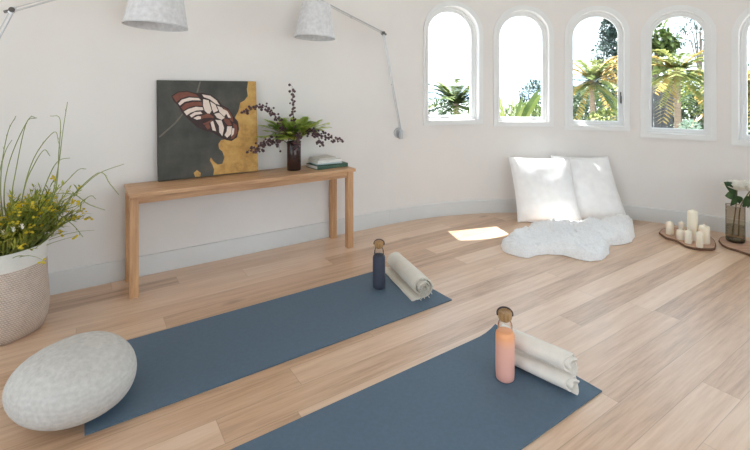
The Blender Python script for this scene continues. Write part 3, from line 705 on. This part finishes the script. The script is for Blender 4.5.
def pl(x, y, dd=0.0):
    q = at(x, y, bd + dd); return q - Vector((bc.x, bc.y, BKH - 0.07))
mb = MB(); fb = MB(); sb = MB()
for i in range(420):
    a = random.uniform(0, 2 * PI); rr = random.uniform(0, 0.15); b0 = Vector((rr * math.cos(a), rr * math.sin(a), 0))
    el = random.uniform(0.5, 3.2) if rr < 0.11 else random.uniform(1.0, 3.0); d = Vector((math.cos(a), math.sin(a), el)).normalized(); ln = random.uniform(0.22, 0.50) * (0.9 if math.sin(a) > 0.5 else 1)
    dr = random.uniform(0.05, 0.35); pts = [b0 + d * ln * t / 5 - Vector((0, 0, dr * ln * (t / 5) ** 2)) for t in range(6)]
    if sn(pts[-1] + Vector((bc.x, bc.y, 0)))[1] > NW - 0.11: continue
    sb.tube(pts, [0.0022, 0.002, 0.0018, 0.0015, 0.0012, 0.0008], 4)
    for j in range(22):
        t = random.uniform(0.25, 1); q = b0 + d * ln * t - Vector((0, 0, dr * ln * t * t))
        dd = (d + Vector((random.uniform(-1, 1), random.uniform(-1, 1), random.uniform(-0.5, 0.9)))).normalized()
        if q.to_2d().length > 0.17 and q.z < 0.10: continue
        mb.blade(q, dd, random.uniform(0.025, 0.07), random.uniform(0.006, 0.013), droop=0.25)
    if random.random() < 0.5:
        q = pts[-1]
        for j in range(random.randint(3, 7)):
            c = q + Vector((random.uniform(-1, 1), random.uniform(-1, 1), random.uniform(-1, 0.6))) * 0.016
            fb.ball(c, random.uniform(0.005, 0.0095), 1, (1, 1, 0.7))
o = mb.build('foliage', M['shrub'], shrub, 0, fix=False); o['kind'] = 'stuff'
o = sb.build('twigs', M['stem_green'], shrub); o['kind'] = 'stuff'
o = fb.build('yellow_flowers', M['yellow'], shrub); o['kind'] = 'stuff'
stems = [[(8, 250), (1, 200), (2, 164), (8, 132), (16, 116)], [(12, 250), (4, 200), (10, 160), (28, 120), (37, 118)], [(16, 250), (12, 200), (16, 170), (26, 124), (36, 118)],
         [(20, 250), (22, 200), (34, 158), (54, 132), (59, 144)], [(24, 250), (48, 208), (58, 168), (63, 130), (67.5, 102)], [(28, 250), (54, 195), (59, 150), (60, 119), (50, 116)],
         [(24, 250), (50, 210), (72, 196), (98, 174), (124, 164)], [(30, 250), (64, 205), (98, 173), (110, 184), (119, 195)], [(20, 250), (46, 200), (72, 194), (88, 204), (105, 210)],
         [(26, 250), (48, 212), (62, 217), (74, 226), (83, 237)], [(22, 250), (42, 205), (64, 184), (78, 170), (86, 169)], [(10, 250), (-6, 200), (0, 170), (6, 150), (12, 140)],
         [(24, 250), (40, 200), (52, 170), (60, 160), (70, 158)], [(14, 250), (24, 190), (34, 165), (44, 150), (50, 156)], [(28, 250), (56, 215), (76, 206), (90, 196), (96, 199)]]
for st in stems:
    pts = spline([pl(x, y, -0.02 * i) for i, (x, y) in enumerate(st)], 20)
    mb = MB().tube(pts, [0.0032 - 0.0019 * i / 20 for i in range(21)], 6)
    for i in range(8, 20, 2): mb.blade(pts[i], (pts[i + 1] - pts[i]).normalized() + Vector((random.uniform(-0.5, 0.5), random.uniform(-0.5, 0.5), 0.2)), random.uniform(0.012, 0.028), 0.003)
    mb.build('arching_stem', M['stem_green'], shrub, 40, fix=False)
for x, y in ((13, 229), (3, 232), (22, 226)):
    mb = MB(); c = pl(x, y, -0.2)
    for k in range(6): mb.blade(c, (math.cos(k * PI / 3), -0.3, math.sin(k * PI / 3)), 0.017, 0.013)
    mb.ball(c, 0.004); mb.build('white_flower', M['white_petal'], shrub, 0, fix=False)
# ------------------------------------------------------------------ cushions
from mathutils import noise as mnoise
cm = towel_mat('white_cotton_cover', srgb(250, 250, 250))
def cushion(label, x, y, w, h, th, lean, shear, yaw_off=0.0, seed=0):
    a, dd = arc_of(x); t = a / RA; tang = U * math.cos(t) - N * math.sin(t)
    q = fl(x, y); yaw = math.atan2(tang.y, tang.x) + yaw_off
    mb = MB(); n = 40
    def P(i, j, s):
        u, v = 2 * i / n - 1, 2 * j / n - 1
        k = max(0.0, (1 - abs(u) ** 2.6) * (1 - abs(v) ** 2.6)); z = s * th / 2 * k ** 0.55
        px = u * w / 2 * (1 - 0.055 * (1 - v * v)); pz = v * h / 2 * (1 - 0.055 * (1 - u * u))
        d = mnoise.noise(Vector((u * 1.6 + seed, v * 1.6, s * 3.0))) * 0.018 + mnoise.noise(Vector((u * 5 + seed, v * 3.2, s * 7.0))) * 0.006
        return Vector((px - shear * pz, z + d * k, pz + h / 2 + 0.06 * shear * px))
    A = [[None] * (n + 1) for _ in range(n + 1)]; B = [[None] * (n + 1) for _ in range(n + 1)]
    for i in range(n + 1):
        for j in range(n + 1):
            A[i][j] = mb.bm.verts.new(P(i, j, -1)); B[i][j] = A[i][j] if i in (0, n) or j in (0, n) else mb.bm.verts.new(P(i, j, 1))
    for i in range(n):
        for j in range(n): mb.face([A[i][j], A[i + 1][j], A[i + 1][j + 1], A[i][j + 1]]); mb.face([B[i][j], B[i][j + 1], B[i + 1][j + 1], B[i + 1][j]])
    rot = Matrix.Rotation(-lean, 4, 'X')
    bmesh.ops.transform(mb.bm, matrix=rot, verts=mb.bm.verts[:])
    mz = min(v.co.z for v in mb.bm.verts); bmesh.ops.translate(mb.bm, vec=(0, 0, -mz), verts=mb.bm.verts[:])
    e = empty('cushion', (q.x, q.y, 0.002), yaw, label, 'cushion', 'large white cushions against the curved wall')
    loop = [P(i, 0, -1) for i in range(n)] + [P(n, j, -1) for j in range(n)] + [P(n - i, n, -1) for i in range(n)] + [P(0, n - j, -1) for j in range(n + 1)]
    loop = [rot @ p - Vector((0, 0, mz)) for p in loop]
    mb.build('cushion_cover', cm, e, 180)
    MB().tube([p + Vector((0, 0, 0.003 if p.z < 0.01 else 0)) for p in loop], 0.0035, 6, False).build('piping', cm, e, 180)
    return e
cushion('large white cushion leaning on the curved wall, nearer the sun patch', 546.5, 223.6, 0.585, 0.625, 0.19, 0.27, 0.10, -0.02, 3)
cushion('large white cushion leaning on the curved wall, nearer the candles', 591, 222.3, 0.53, 0.625, 0.17, 0.25, 0.23, 0.10, 8)
# ------------------------------------------------------------------ fluffy throw
tm = NT('fluffy_white_knit'); v = tm.coord(); f = tm.noise(v, 75, 3, 0.7)
tm.l(tm.ramp(f, [(0.3, srgb(238, 238, 238)), (0.6, srgb(250, 250, 250))]), tm.b.inputs['Base Color']); tm.b.inputs['Roughness'].default_value = 1.0; tm.b.inputs['Specular IOR Level'].default_value = 0.05; tm.b.inputs['Sheen Weight'].default_value = 0.4
tm.bump(f, 0.8, 0.012)
out = [(501, 247), (506, 253), (518, 257), (528, 258.5), (536, 256), (548, 254.5), (562, 255.5), (576, 259), (590, 262), (602, 261), (609, 254), (609.5, 246), (622, 245), (632, 242.5), (635, 236), (634, 230), (626, 225.5), (612, 227), (598, 229.5), (584, 230.5), (568, 230.5), (552, 230), (540, 231), (530, 233), (520, 238), (509, 242)]
OP = [fl(x, y) for x, y in out]; oc = sum(OP, Vector()) / len(OP)
ring_ = []
for i in range(len(OP)):
    a, b = OP[i] - oc, OP[(i + 1) % len(OP)] - oc; m = max(1, int((b - a).length / 0.025))
    for k in range(m): ring_.append((a + (b - a) * k / m).to_2d())
def wob2(p): return p * (1 + 0.035 * mnoise.noise(Vector((p.x * 14, p.y * 14, 1))))
ring_ = [wob2(p) for p in ring_]
def edist(p):
    best = 9
    for i in range(len(ring_)):
        a, b = ring_[i], ring_[(i + 1) % len(ring_)]; ab = b - a; t = max(0, min(1, (p - a).dot(ab) / ab.length_squared)); best = min(best, (a + ab * t - p).length)
    return best
pts = list(ring_); ne = len(ring_); edg = [(i, (i + 1) % ne) for i in range(ne)]
xs = [p.x for p in ring_]; ys = [p.y for p in ring_]; st = 0.0135; x = min(xs); row = 0
while x < max(xs):
    y = min(ys) + (st / 2 if row % 2 else 0)
    while y < max(ys):
        p = Vector((x, y))
        if inside(p, ring_) and edist(p) > 0.007: pts.append(p)
        y += st
    x += st * 0.87; row += 1
vo2, eo2, fo2, *_ = delaunay_2d_cdt(pts, edg, [], 0, 1e-6)
mb = MB(); top = []
for p in vo2:
    d = edist(p); r = 0.058; k = math.sqrt(max(0, 1 - (1 - min(d, r) / r) ** 2)) if d > 1e-5 else 0.0
    back = max(0, min(1, (p.y + 0.28) / 0.75))
    h = 0.058 + 0.05 * back + 0.035 * mnoise.noise(Vector((p.x * 3.5, p.y * 3.5, 2))) + 0.028 * mnoise.noise(Vector((p.x * 9, p.y * 9, 5)))
    nub = 0.5 + 0.5 * mnoise.noise(Vector((p.x * 38, p.y * 38, 9)))
    top.append(mb.bm.verts.new((p.x + 0.01 * k * mnoise.noise(Vector((p.x * 40, p.y * 40, 3))), p.y + 0.01 * k * mnoise.noise(Vector((p.x * 40, p.y * 40, 7))), 0.004 + k * (h - 0.01 + 0.05 * nub))))
bot = {}
for f in fo2:
    c = sum((vo2[i] for i in f), Vector((0, 0))) / len(f)
    if inside(c, ring_): mb.face([top[i] for i in f])
bl_ = [mb.bm.verts.new((p.x, p.y, 0.0)) for p in ring_]
for i in range(ne): mb.face([top[i], bl_[i], bl_[(i + 1) % ne], top[(i + 1) % ne]])
mb.face(bl_[::-1])
tw = mb.build('knit_throw', tm.m, smooth=180); tw.location = (oc.x, oc.y, 0.002); tag(tw, 'fluffy white knitted throw heaped on the floor in front of the cushions', 'blanket')
# ------------------------------------------------------------------ wooden slabs, candles, smoked vase
barkm = plain('dark_bark', srgb(116, 86, 66), 0.9, 0.3, 40, bump=0.8, bd=0.006); slabm = wood('slab_face', srgb(172, 134, 112), srgb(210, 176, 152), 0, 0.6, 2.0)
SLT = 0.018
def slab(label, px):
    P = [fl(x, y) for x, y in px]; c = sum(P, Vector()) / len(P); e = empty('wooden_slab', (c.x, c.y, 0.001), 0.0, label, 'wooden board', 'live edge wooden slabs on the floor by the wall')
    L = spline([p - c for p in P] + [P[0] - c], 90)[:-1]
    L = [p * (1 + 0.02 * mnoise.noise(p * 20)) for p in L]; I = [p * 0.965 for p in L]
    MB().prism([(p.x, p.y) for p in I], 0.001, SLT).build('slab_board', slabm, e, 30)
    mb = MB(); n = len(L); R_ = [[mb.bm.verts.new((p.x * k, p.y * k, z)) for p in L] for k, z in ((0.95, 0.0), (0.985, 0.0), (1.0, SLT * 0.5), (0.985, SLT), (0.962, SLT + 0.0004))]
    for a, b in zip(R_, R_[1:]):
        for i in range(n): mb.face([a[i], a[(i + 1) % n], b[(i + 1) % n], b[i]])
    for i in range(n): mb.face([R_[-1][i], R_[-1][(i + 1) % n], R_[0][(i + 1) % n], R_[0][i]])
    mb.build('bark_edge', barkm, e, 50)
slab('live edge wooden slab on the floor carrying the group of candles', [(658.5, 234), (663, 230.5), (673, 229.5), (688, 231), (701, 234), (711, 239), (716, 245), (714.5, 250.5), (705, 251), (694, 250), (686, 248), (680, 244.5), (674, 241.5), (665, 239)])
slab('live edge wooden slab on the floor under the smoked glass vase', [(718.5, 242), (721.5, 238.8), (730, 238.6), (742, 241.5), (755, 246), (768, 252), (771, 258), (760, 260), (748, 256), (738, 252.5), (728, 249.5), (722, 246.5)])
wax = NT('ivory_wax'); wax.b.inputs['Base Color'].default_value = srgb(244, 234, 214); wax.b.inputs['Roughness'].default_value = 0.45; wax.b.inputs['Subsurface Weight'].default_value = 0.25; wax.b.inputs['Subsurface Radius'].default_value = (0.02, 0.014, 0.008)
for lab, x, yb, yt, wd_, wick in (
        ('small ivory pillar candle standing apart at the left end of the slab', 669.7, 234.2, 222, 6.6, 1),
        ('slim ivory candle at the back of the slab behind a short wide one', 681.6, 234.6, 222.4, 5.4, 1),
        ('short wide ivory candle left of the tallest candle', 681.0, 239.3, 229.8, 7.6, 1),
        ('tallest ivory pillar candle in the middle of the wooden slab', 692.6, 240.0, 210.6, 8.8, 1),
        ('short slim ivory candle in front of the tallest candle', 688.4, 243.2, 230.8, 6.4, 1),
        ('thick ivory pillar candle at the right of the candle group', 704.3, 243.2, 225.6, 9.2, 1),
        ('small slim ivory candle in front of the thick right hand candle', 699.6, 247.2, 232.2, 6.0, 1)):
    q = fl(x, yb, SLT + 0.001); hgt = (yb - yt) * q.y / F; r = wd_ * q.y / F / 2
    e = empty('pillar_candle', (q.x, q.y, SLT + 0.0015), random.uniform(0, 6), lab, 'candle', 'ivory candles on the wooden slab')
    MB().lathe([(0, 0), (r - 0.002, 0), (r, 0.003), (r, hgt - 0.012), (r * 0.9, hgt - 0.005), (r * 0.55, hgt), (r * 0.28, hgt + 0.003), (0.004, hgt + 0.010), (0, hgt + 0.011)], 32).build('wax_body', wax.m, e, 60)
    MB().tube([(0, 0, hgt + 0.004), (0.0008, 0, hgt + 0.014), (0.003, 0, hgt + 0.023)], 0.0028, 6).build('wick', plain('cotton_wick_' + str(int(x * 10)), srgb(226, 216, 198), 0.9, 0.05, 50), e)
vq = fl(735.3, 241.8, SLT + 0.001)
sv = empty('flower_vase', (vq.x, vq.y, SLT + 0.0015), 0, 'smoked glass vase with white flowers standing on the second wooden slab', 'vase')
smoke = clear_glass('smoked_glass', (0.73, 0.67, 0.59, 1), 0.05, 0.7)
VR2, VH2 = 0.065, 0.298
MB().lathe([(0, 0), (VR2 - 0.015, 0), (VR2 - 0.003, 0.008), (VR2, 0.025), (VR2, VH2)], 44).build('vase_glass', smoke, sv, 60)
MB().lathe([(VR2 - 0.004, VH2 - 0.002), (VR2 + 0.0015, VH2 - 0.002), (VR2 + 0.0015, VH2 + 0.003), (VR2 - 0.004, VH2 + 0.003)], 44, closed=True).build('vase_rim', plain('smoked_rim', srgb(150, 142, 132), 0.15, 0.02, 10), sv, 60)
MB().lathe([(0, 0.002), (VR2 - 0.016, 0.002), (VR2 - 0.006, 0.010), (VR2 - 0.004, 0.022), (0, 0.021)], 44).build('vase_base', plain('smoked_base', srgb(74, 66, 56), 0.2, 0.05, 10), sv, 60)
MB().lathe([(0, 0.022), (VR2 - 0.014, 0.024), (VR2 - 0.0075, 0.034), (VR2 - 0.0075, 0.135), (0, 0.135)], 44).build('water', clear_glass('vase_water', (0.84, 0.83, 0.79, 1), 0.02, 0.4), sv, 60)
def flower(label, hx, hy, base, dn, leaves):
    q = at(hx, hy, vq.y + dn); o = Vector((vq.x, vq.y, SLT + 0.02)); e = empty('white_flower', o, 0, label, 'flower', 'white flowers in the smoked glass vase')
    hp = q - o; mid = Vector((hp.x * 0.35, hp.y * 0.35, VH2 * 0.9)); mb = MB().tube(spline([Vector(base), mid, hp], 14), 0.0045, 8); mb.build('stem', plain('flower_stem_' + str(int(hx)), srgb(120, 104, 70), 0.6, 0.1, 20), e)
    mb = MB()
    for ly in range(5):
        m = 5 + ly * 2; rr = 0.014 + 0.010 * ly
        for k in range(m):
            a = 2 * PI * k / m + ly * 0.5; d = Vector((math.cos(a), math.sin(a), 1.9 - 0.42 * ly)).normalized(); p0 = hp + Vector((math.cos(a), math.sin(a), 0)) * rr * 0.35
            prev = None
            side = Vector((-math.sin(a), math.cos(a), 0)); L = 0.060 + 0.011 * ly
            for i in range(5):
                t = i / 4; w = 0.032 * math.sin(PI * (0.12 + 0.8 * t)); c = p0 + d * L * t + Vector((0, 0, 0.014 * t * t)) - Vector((math.cos(a), math.sin(a), 0)) * 0.012 * t * t
                cur = [mb.bm.verts.new(c - side * w + Vector((0, 0, 0.004))), mb.bm.verts.new(c), mb.bm.verts.new(c + side * w + Vector((0, 0, 0.004)))]
                if prev: mb.face([prev[0], prev[1], cur[1], cur[0]]); mb.face([prev[1], prev[2], cur[2], cur[1]])
                prev = cur
    mb.build('bloom', M['white_petal'], e, 60, fix=False)
    for (lx, ly_, ln, wd2) in leaves:
        tip = at(lx, ly_, vq.y + dn - 0.02) - o; b0 = hp - Vector((0, 0, 0.05)); d = tip - b0; mb = MB(); prev = None; side = d.cross(Vector((0.2, -1, 0.1))).normalized()
        for i in range(7):
            t = i / 6; w = wd2 * math.sin(PI * min(1, 0.06 + 0.94 * t)) ** 0.8; c = b0 + d * t + Vector((0, -0.02 * math.sin(PI * t), 0.012 * math.sin(PI * t)))
            cur = [mb.bm.verts.new(c - side * w + Vector((0, 0.008, 0))), mb.bm.verts.new(c), mb.bm.verts.new(c + side * w + Vector((0, 0.008, 0)))]
            if prev: mb.face([prev[0], prev[1], cur[1], cur[0]]); mb.face([prev[1], prev[2], cur[2], cur[1]])
            prev = cur
        mb.build('leaf', M['leaf_dark'], e, 60, fix=False)
flower('white flower at the left of the smoked vase with upright dark leaves', 737, 190, (-0.02, 0.01, 0.03), 0.0, [(724.5, 182, 0, 0.042), (725.5, 196, 0, 0.040), (731, 206, 0, 0.032), (740, 204, 0, 0.034)])
flower('white flower at the right of the smoked vase, cut by the photo edge', 750, 191, (0.025, 0.0, 0.03), -0.03, [(755, 200, 0, 0.045), (743, 207, 0, 0.04), (757, 190, 0, 0.03), (748, 208, 0, 0.03)])
# ------------------------------------------------------------------ garden outside
GZ = -1.1
struct(MB().prism([(-40, -30), (60, -30), (60, 90), (-40, 90)], GZ - 0.3, GZ).build('ground', plain('garden_ground', srgb(150, 150, 148), 0.95, 0.15, 0.6), smooth=0))
mb = MB(); prev = None
for i in range(41):
    x = -60 + i * 8; z = 3.0 + 6.0 * math.exp(-((x - 95) / 45) ** 2) + 2.0 * mnoise.noise(Vector((x * 0.03, 0, 0)))
    cur = [mb.bm.verts.new((x, 190, GZ - 1)), mb.bm.verts.new((x, 205, z)), mb.bm.verts.new((x, 260, GZ - 1))]
    if prev:
        for a, b in ((0, 1), (1, 2), (2, 0)): mb.face([prev[a], prev[b], cur[b], cur[a]])
    prev = cur
struct(mb.build('hill', plain('hazy_hillside', srgb(112, 128, 146), 0.95, 0.08, 0.05), smooth=60))  # distance haze is painted in as a blue-grey colour
G = {'palm': leafy('palm_leaf', srgb(74, 94, 46), srgb(130, 140, 82), 0.3, 2), 'gold': leafy('golden_palm_leaf', srgb(150, 122, 64), srgb(186, 162, 102), 0.3, 2),
     'green': leafy('garden_leaf', srgb(54, 72, 54), srgb(100, 114, 86), 0.25, 2), 'dark': leafy('cypress_leaf', srgb(62, 78, 70), srgb(98, 110, 102), 0.2, 2), 'lime': leafy('lime_leaf', srgb(116, 130, 66), srgb(164, 166, 104), 0.3, 2),
     'trunk': plain('palm_trunk', srgb(150, 130, 112), 0.9, 0.2, 9, bump=0.6, bd=0.02, stretch=(1, 1, 6)), 'twig': plain('tree_bark', srgb(120, 108, 98), 0.9, 0.2, 9, bump=0.4)}
def palm(name, label, cx, cy, d, n, ln, mats, trunk_r=0.09, lw=0.17, el=(-0.2, 1.3), cat='palm'):
    c = at(cx, cy, d); e = empty(name, (c.x, c.y, GZ), 0, label, cat); h = c.z - GZ
    MB().tube([(0, 0, 0), (0.02, 0, h * 0.5), (0, 0, h + 0.05)], [trunk_r * 1.2, trunk_r, trunk_r * 0.9], 12).build('trunk', G['trunk'], e, 60)
    for k in range(n):
        a = 2 * PI * k * 0.618 + random.uniform(-0.2, 0.2); q = el[0] + (el[1] - el[0]) * (k / n) ** 1.2; mb = MB()
        pinnate(mb, (0, 0, h), (math.cos(a), math.sin(a), q), ln * random.uniform(0.8, 1.1), 0.40 + 0.2 * max(0, 0.6 - q), lw, 22)
        mb.build('frond', mats[k % len(mats)], e, 0, fix=False)
def leaf_mass(mb, c, r, n, ls):
    for i in range(n):
        v = Vector((random.gauss(0, 1), random.gauss(0, 1), random.gauss(0, 1))).normalized() * random.uniform(0.45, 1.0) ** 0.6
        p = Vector((c[0] + v.x * r[0], c[1] + v.y * r[1], c[2] + v.z * r[2])); d = v + Vector((random.uniform(-1, 1), random.uniform(-1, 1), random.uniform(-0.8, 0.8)))
        mb.blade(p, d, ls * random.uniform(0.7, 1.3), ls * random.uniform(0.35, 0.55), droop=0.2)
def shrub_out(name, label, cx, cy, d, rx, rz, mat, n=500, ls=0.12, cat='shrub'):
    c = at(cx, cy, d); e = empty(name, (c.x, c.y, GZ), 0, label, cat, 'shrubs outside the windows'); z = c.z - GZ
    MB().tube([(0, 0, 0), (0, 0, z)], [0.05, 0.02], 8).build('stem', G['twig'], e)
    mb = MB(); leaf_mass(mb, (0, 0, z), (rx, rx * 0.8, rz), n, ls); mb.build('foliage', mat, e, 0, fix=False)['kind'] = 'stuff'
palm('palm', 'low green palm showing at the bottom of the leftmost window', 456, 106, 9.0, 34, 1.0, [G['palm'], G['green'], G['palm']], 0.06, 0.22, (-0.1, 2.2))
shrub_out('shrub', 'small green shrub outside the leftmost window, lower left', 442, 113, 10.5, 0.5, 0.36, G['green'], 800)
palm('palm', 'tall palm with golden lower fronds in the middle window', 592, 82, 8.2, 30, 0.88, [G['palm'], G['gold'], G['palm'], G['lime']], 0.05, 0.18, (-0.55, 2.2))
palm('palm', 'broad yellow green palm filling the second window from the right', 677, 72, 7.6, 32, 0.82, [G['lime'], G['gold'], G['lime'], G['palm']], 0.055, 0.18, (-0.4, 1.7))
palm('palm', 'golden palm seen in the window cut by the right edge', 758, 88, 7.4, 34, 0.9, [G['gold'], G['lime']], 0.06, 0.2, (-0.9, 1.6))
e0 = at(509, 118, 8.5); bp = empty('broad_leaf_plant', (e0.x, e0.y, GZ), 0, 'yellow green broad bladed plant in the second window from the left', 'plant')
for k in range(24):
    a = 2 * PI * k * 0.618; mb = MB(); b0 = Vector((0.08 * math.cos(a), 0.08 * math.sin(a), e0.z - GZ - 0.4)); mb.tube([(0, 0, 0), b0], 0.012, 6)
    mb.blade(b0, (math.cos(a) * 0.6, math.sin(a) * 0.6, 1.3), random.uniform(0.9, 1.5), 0.12, up=Vector((math.sin(a), -math.cos(a), 0.3)), droop=0.22, seg=6); mb.build('leaf', G['lime' if k % 3 else 'palm'], bp, 0, fix=False)
shrub_out('shrub', 'dark blue green shrub at the right of the second window from the left', 536, 102, 11, 0.46, 0.55, G['dark'], 1600, 0.10)
shrub_out('shrub', 'low yellow green shrub along the bottom of the second window from the left', 524, 114, 9.8, 0.6, 0.25, G['palm'], 1000, 0.10)
shrub_out('shrub', 'dark green shrub low behind the golden fronded palm trunk', 596, 108, 10.5, 0.75, 0.62, G['green'], 1400, 0.13)
shrub_out('shrub', 'lime green shrub in front of the golden fronded palm', 604, 120, 7.4, 0.24, 0.16, G['lime'], 260, 0.11)
shrub_out('shrub', 'golden leaved shrub at the right edge of the middle window', 617, 76, 11.5, 0.42, 0.5, G['gold'], 700, 0.13)
shrub_out('shrub', 'dark green shrub in the lower right of the second window from the right', 695, 116, 8.4, 0.42, 0.40, G['green'], 900, 0.11)
shrub_out('shrub', 'yellow green shrub right of the broad palm behind the dark shrub', 704, 92, 10.5, 0.5, 0.6, G['lime'], 800, 0.14)
shrub_out('shrub', 'dark green shrub below the golden palm in the rightmost window', 752, 122, 8.0, 0.4, 0.4, G['green'], 700, 0.11)
shrub_out('shrub', 'pale green rounded shrub low in the second window from the right', 690, 127, 7.0, 0.16, 0.10, leafy('pale_leaf', srgb(176, 196, 172), srgb(206, 218, 200), 0.3), 300, 0.06)
def tree(name, label, cx, cy, d, blobs, mat, ls, n, cat='tree'):
    c = at(cx, cy, d); e = empty(name, (c.x, c.y, GZ), 0, label, cat); z = c.z - GZ
    mb = MB().tube([(0, 0, 0), (0.05, 0, z * 0.6), (0, 0, z + 0.3)], [0.09, 0.05, 0.02], 10)
    for (bx, by, bz, r) in blobs: mb.tube([(0, 0, z * 0.75), (bx * 0.5, by * 0.5, z + bz * 0.4), (bx, by, z + bz)], [0.022, 0.014, 0.006], 6)
    mb.build('trunk', G['twig'], e, 60)
    mb = MB()
    for (bx, by, bz, r) in blobs: leaf_mass(mb, (bx, by, z + bz), (r, r, r * 0.9), n, ls)
    mb.build('foliage', mat, e, 0, fix=False)['kind'] = 'stuff'
tree('conifer', 'tall grey green conifer rising behind the palm in the middle window', 612, 62, 15, [(0, 0, 1.6, 0.25), (0, 0, 1.2, 0.38), (0.05, 0, 0.75, 0.5), (-0.1, 0, 0.25, 0.6), (0.1, 0, -0.3, 0.7), (-0.05, 0, -0.9, 0.8), (0.45, 0, 0.0, 0.5), (-0.4, 0, -0.6, 0.5)], G['dark'], 0.15, 700)
tree('tree', 'broad leaved tree at the upper left of the second window from the right', 655, 46, 9.5, [(0, 0, 0.25, 0.28), (-0.35, 0, 0.1, 0.3), (0.22, 0, 0.1, 0.22), (0.05, 0, -0.2, 0.3)], G['palm'], 0.22, 130)
tree('tree', 'airy small leaved tree at the upper right of the second window from the right', 700, 42, 12, [(-0.35, 0, 0.5, 0.3), (0.0, 0, 0.65, 0.3), (0.3, 0, 0.4, 0.3), (-0.5, 0, 0.1, 0.25), (0.1, 0, 0.1, 0.35), (-0.15, 0.1, 0.9, 0.25)], G['dark'], 0.09, 150)
tree('tree', 'grey green tree top in the window cut by the right edge', 757, 52, 11, [(0, 0, 0.3, 0.4), (-0.3, 0, 0.0, 0.35), (0.3, 0, 0.2, 0.4)], G['dark'], 0.10, 160)
f0, f1 = at(628, 90, 9.6), at(676, 90, 9.2); fz = at(650, 82, 9.4).z - GZ
fe = empty('garden_fence', (f0.x, f0.y, GZ), math.atan2(f1.y - f0.y, f1.x - f0.x), 'grey timber fence of upright boards behind the broad palm', 'fence'); fL = (f1 - f0).to_2d().length
mb = MB(); nb_ = int(fL / 0.12)
for i in range(nb_): mb.box((0.06 + i * 0.12, 0, fz / 2), (0.115, 0.022, fz))
mb.build('board_panel', plain('weathered_timber', srgb(88, 86, 86), 0.9, 0.25, 12, stretch=(1, 1, 0.2)), fe, 0)
mb = MB()
for z in (0.3, fz - 0.3): mb.box((fL / 2, 0.03, z), (fL, 0.04, 0.09))
mb.build('rail', plain('fence_rail', srgb(96, 94, 92), 0.9, 0.2, 12), fe, 0)

def hedge(label, px0, px1, ytop, d, mat, n, ls):
    a, b = at(px0, ytop, d), at(px1, ytop, d); w = b.x - a.x; h = a.z - GZ; e = empty('hedge', ((a.x + b.x) / 2, d, GZ), 0, label, 'hedge')
    mb = MB()
    for i in range(n):
        x = random.uniform(-w / 2, w / 2); z = h * (1 - random.random() ** 1.3 * 0.75) + 0.25 * mnoise.noise(Vector((x * 1.3, 0, 4))); y = random.uniform(-0.35, 0.35)
        mb.blade((x, y, z), (random.uniform(-1, 1), random.uniform(-1, 0.4), random.uniform(-0.4, 1)), ls * random.uniform(0.7, 1.4), ls * 0.5, droop=0.2)
    mb.build('foliage', mat, e, 0, fix=False)['kind'] = 'stuff'
    mb = MB()
    for i in range(6): mb.tube([(-w / 2 + w * (i + 0.5) / 6, 0, 0), (-w / 2 + w * (i + 0.5) / 6, 0, h * 0.8)], [0.05, 0.02], 6)
    mb.build('stems', G['twig'], e)
hedge('tall grey green hedge behind the palm in the middle window', 548, 640, 88, 13.5, G['green'], 2600, 0.2)
hedge('tall pale green hedge behind the fence and broad palm', 642, 800, 72, 13.0, G['palm'], 3600, 0.2)
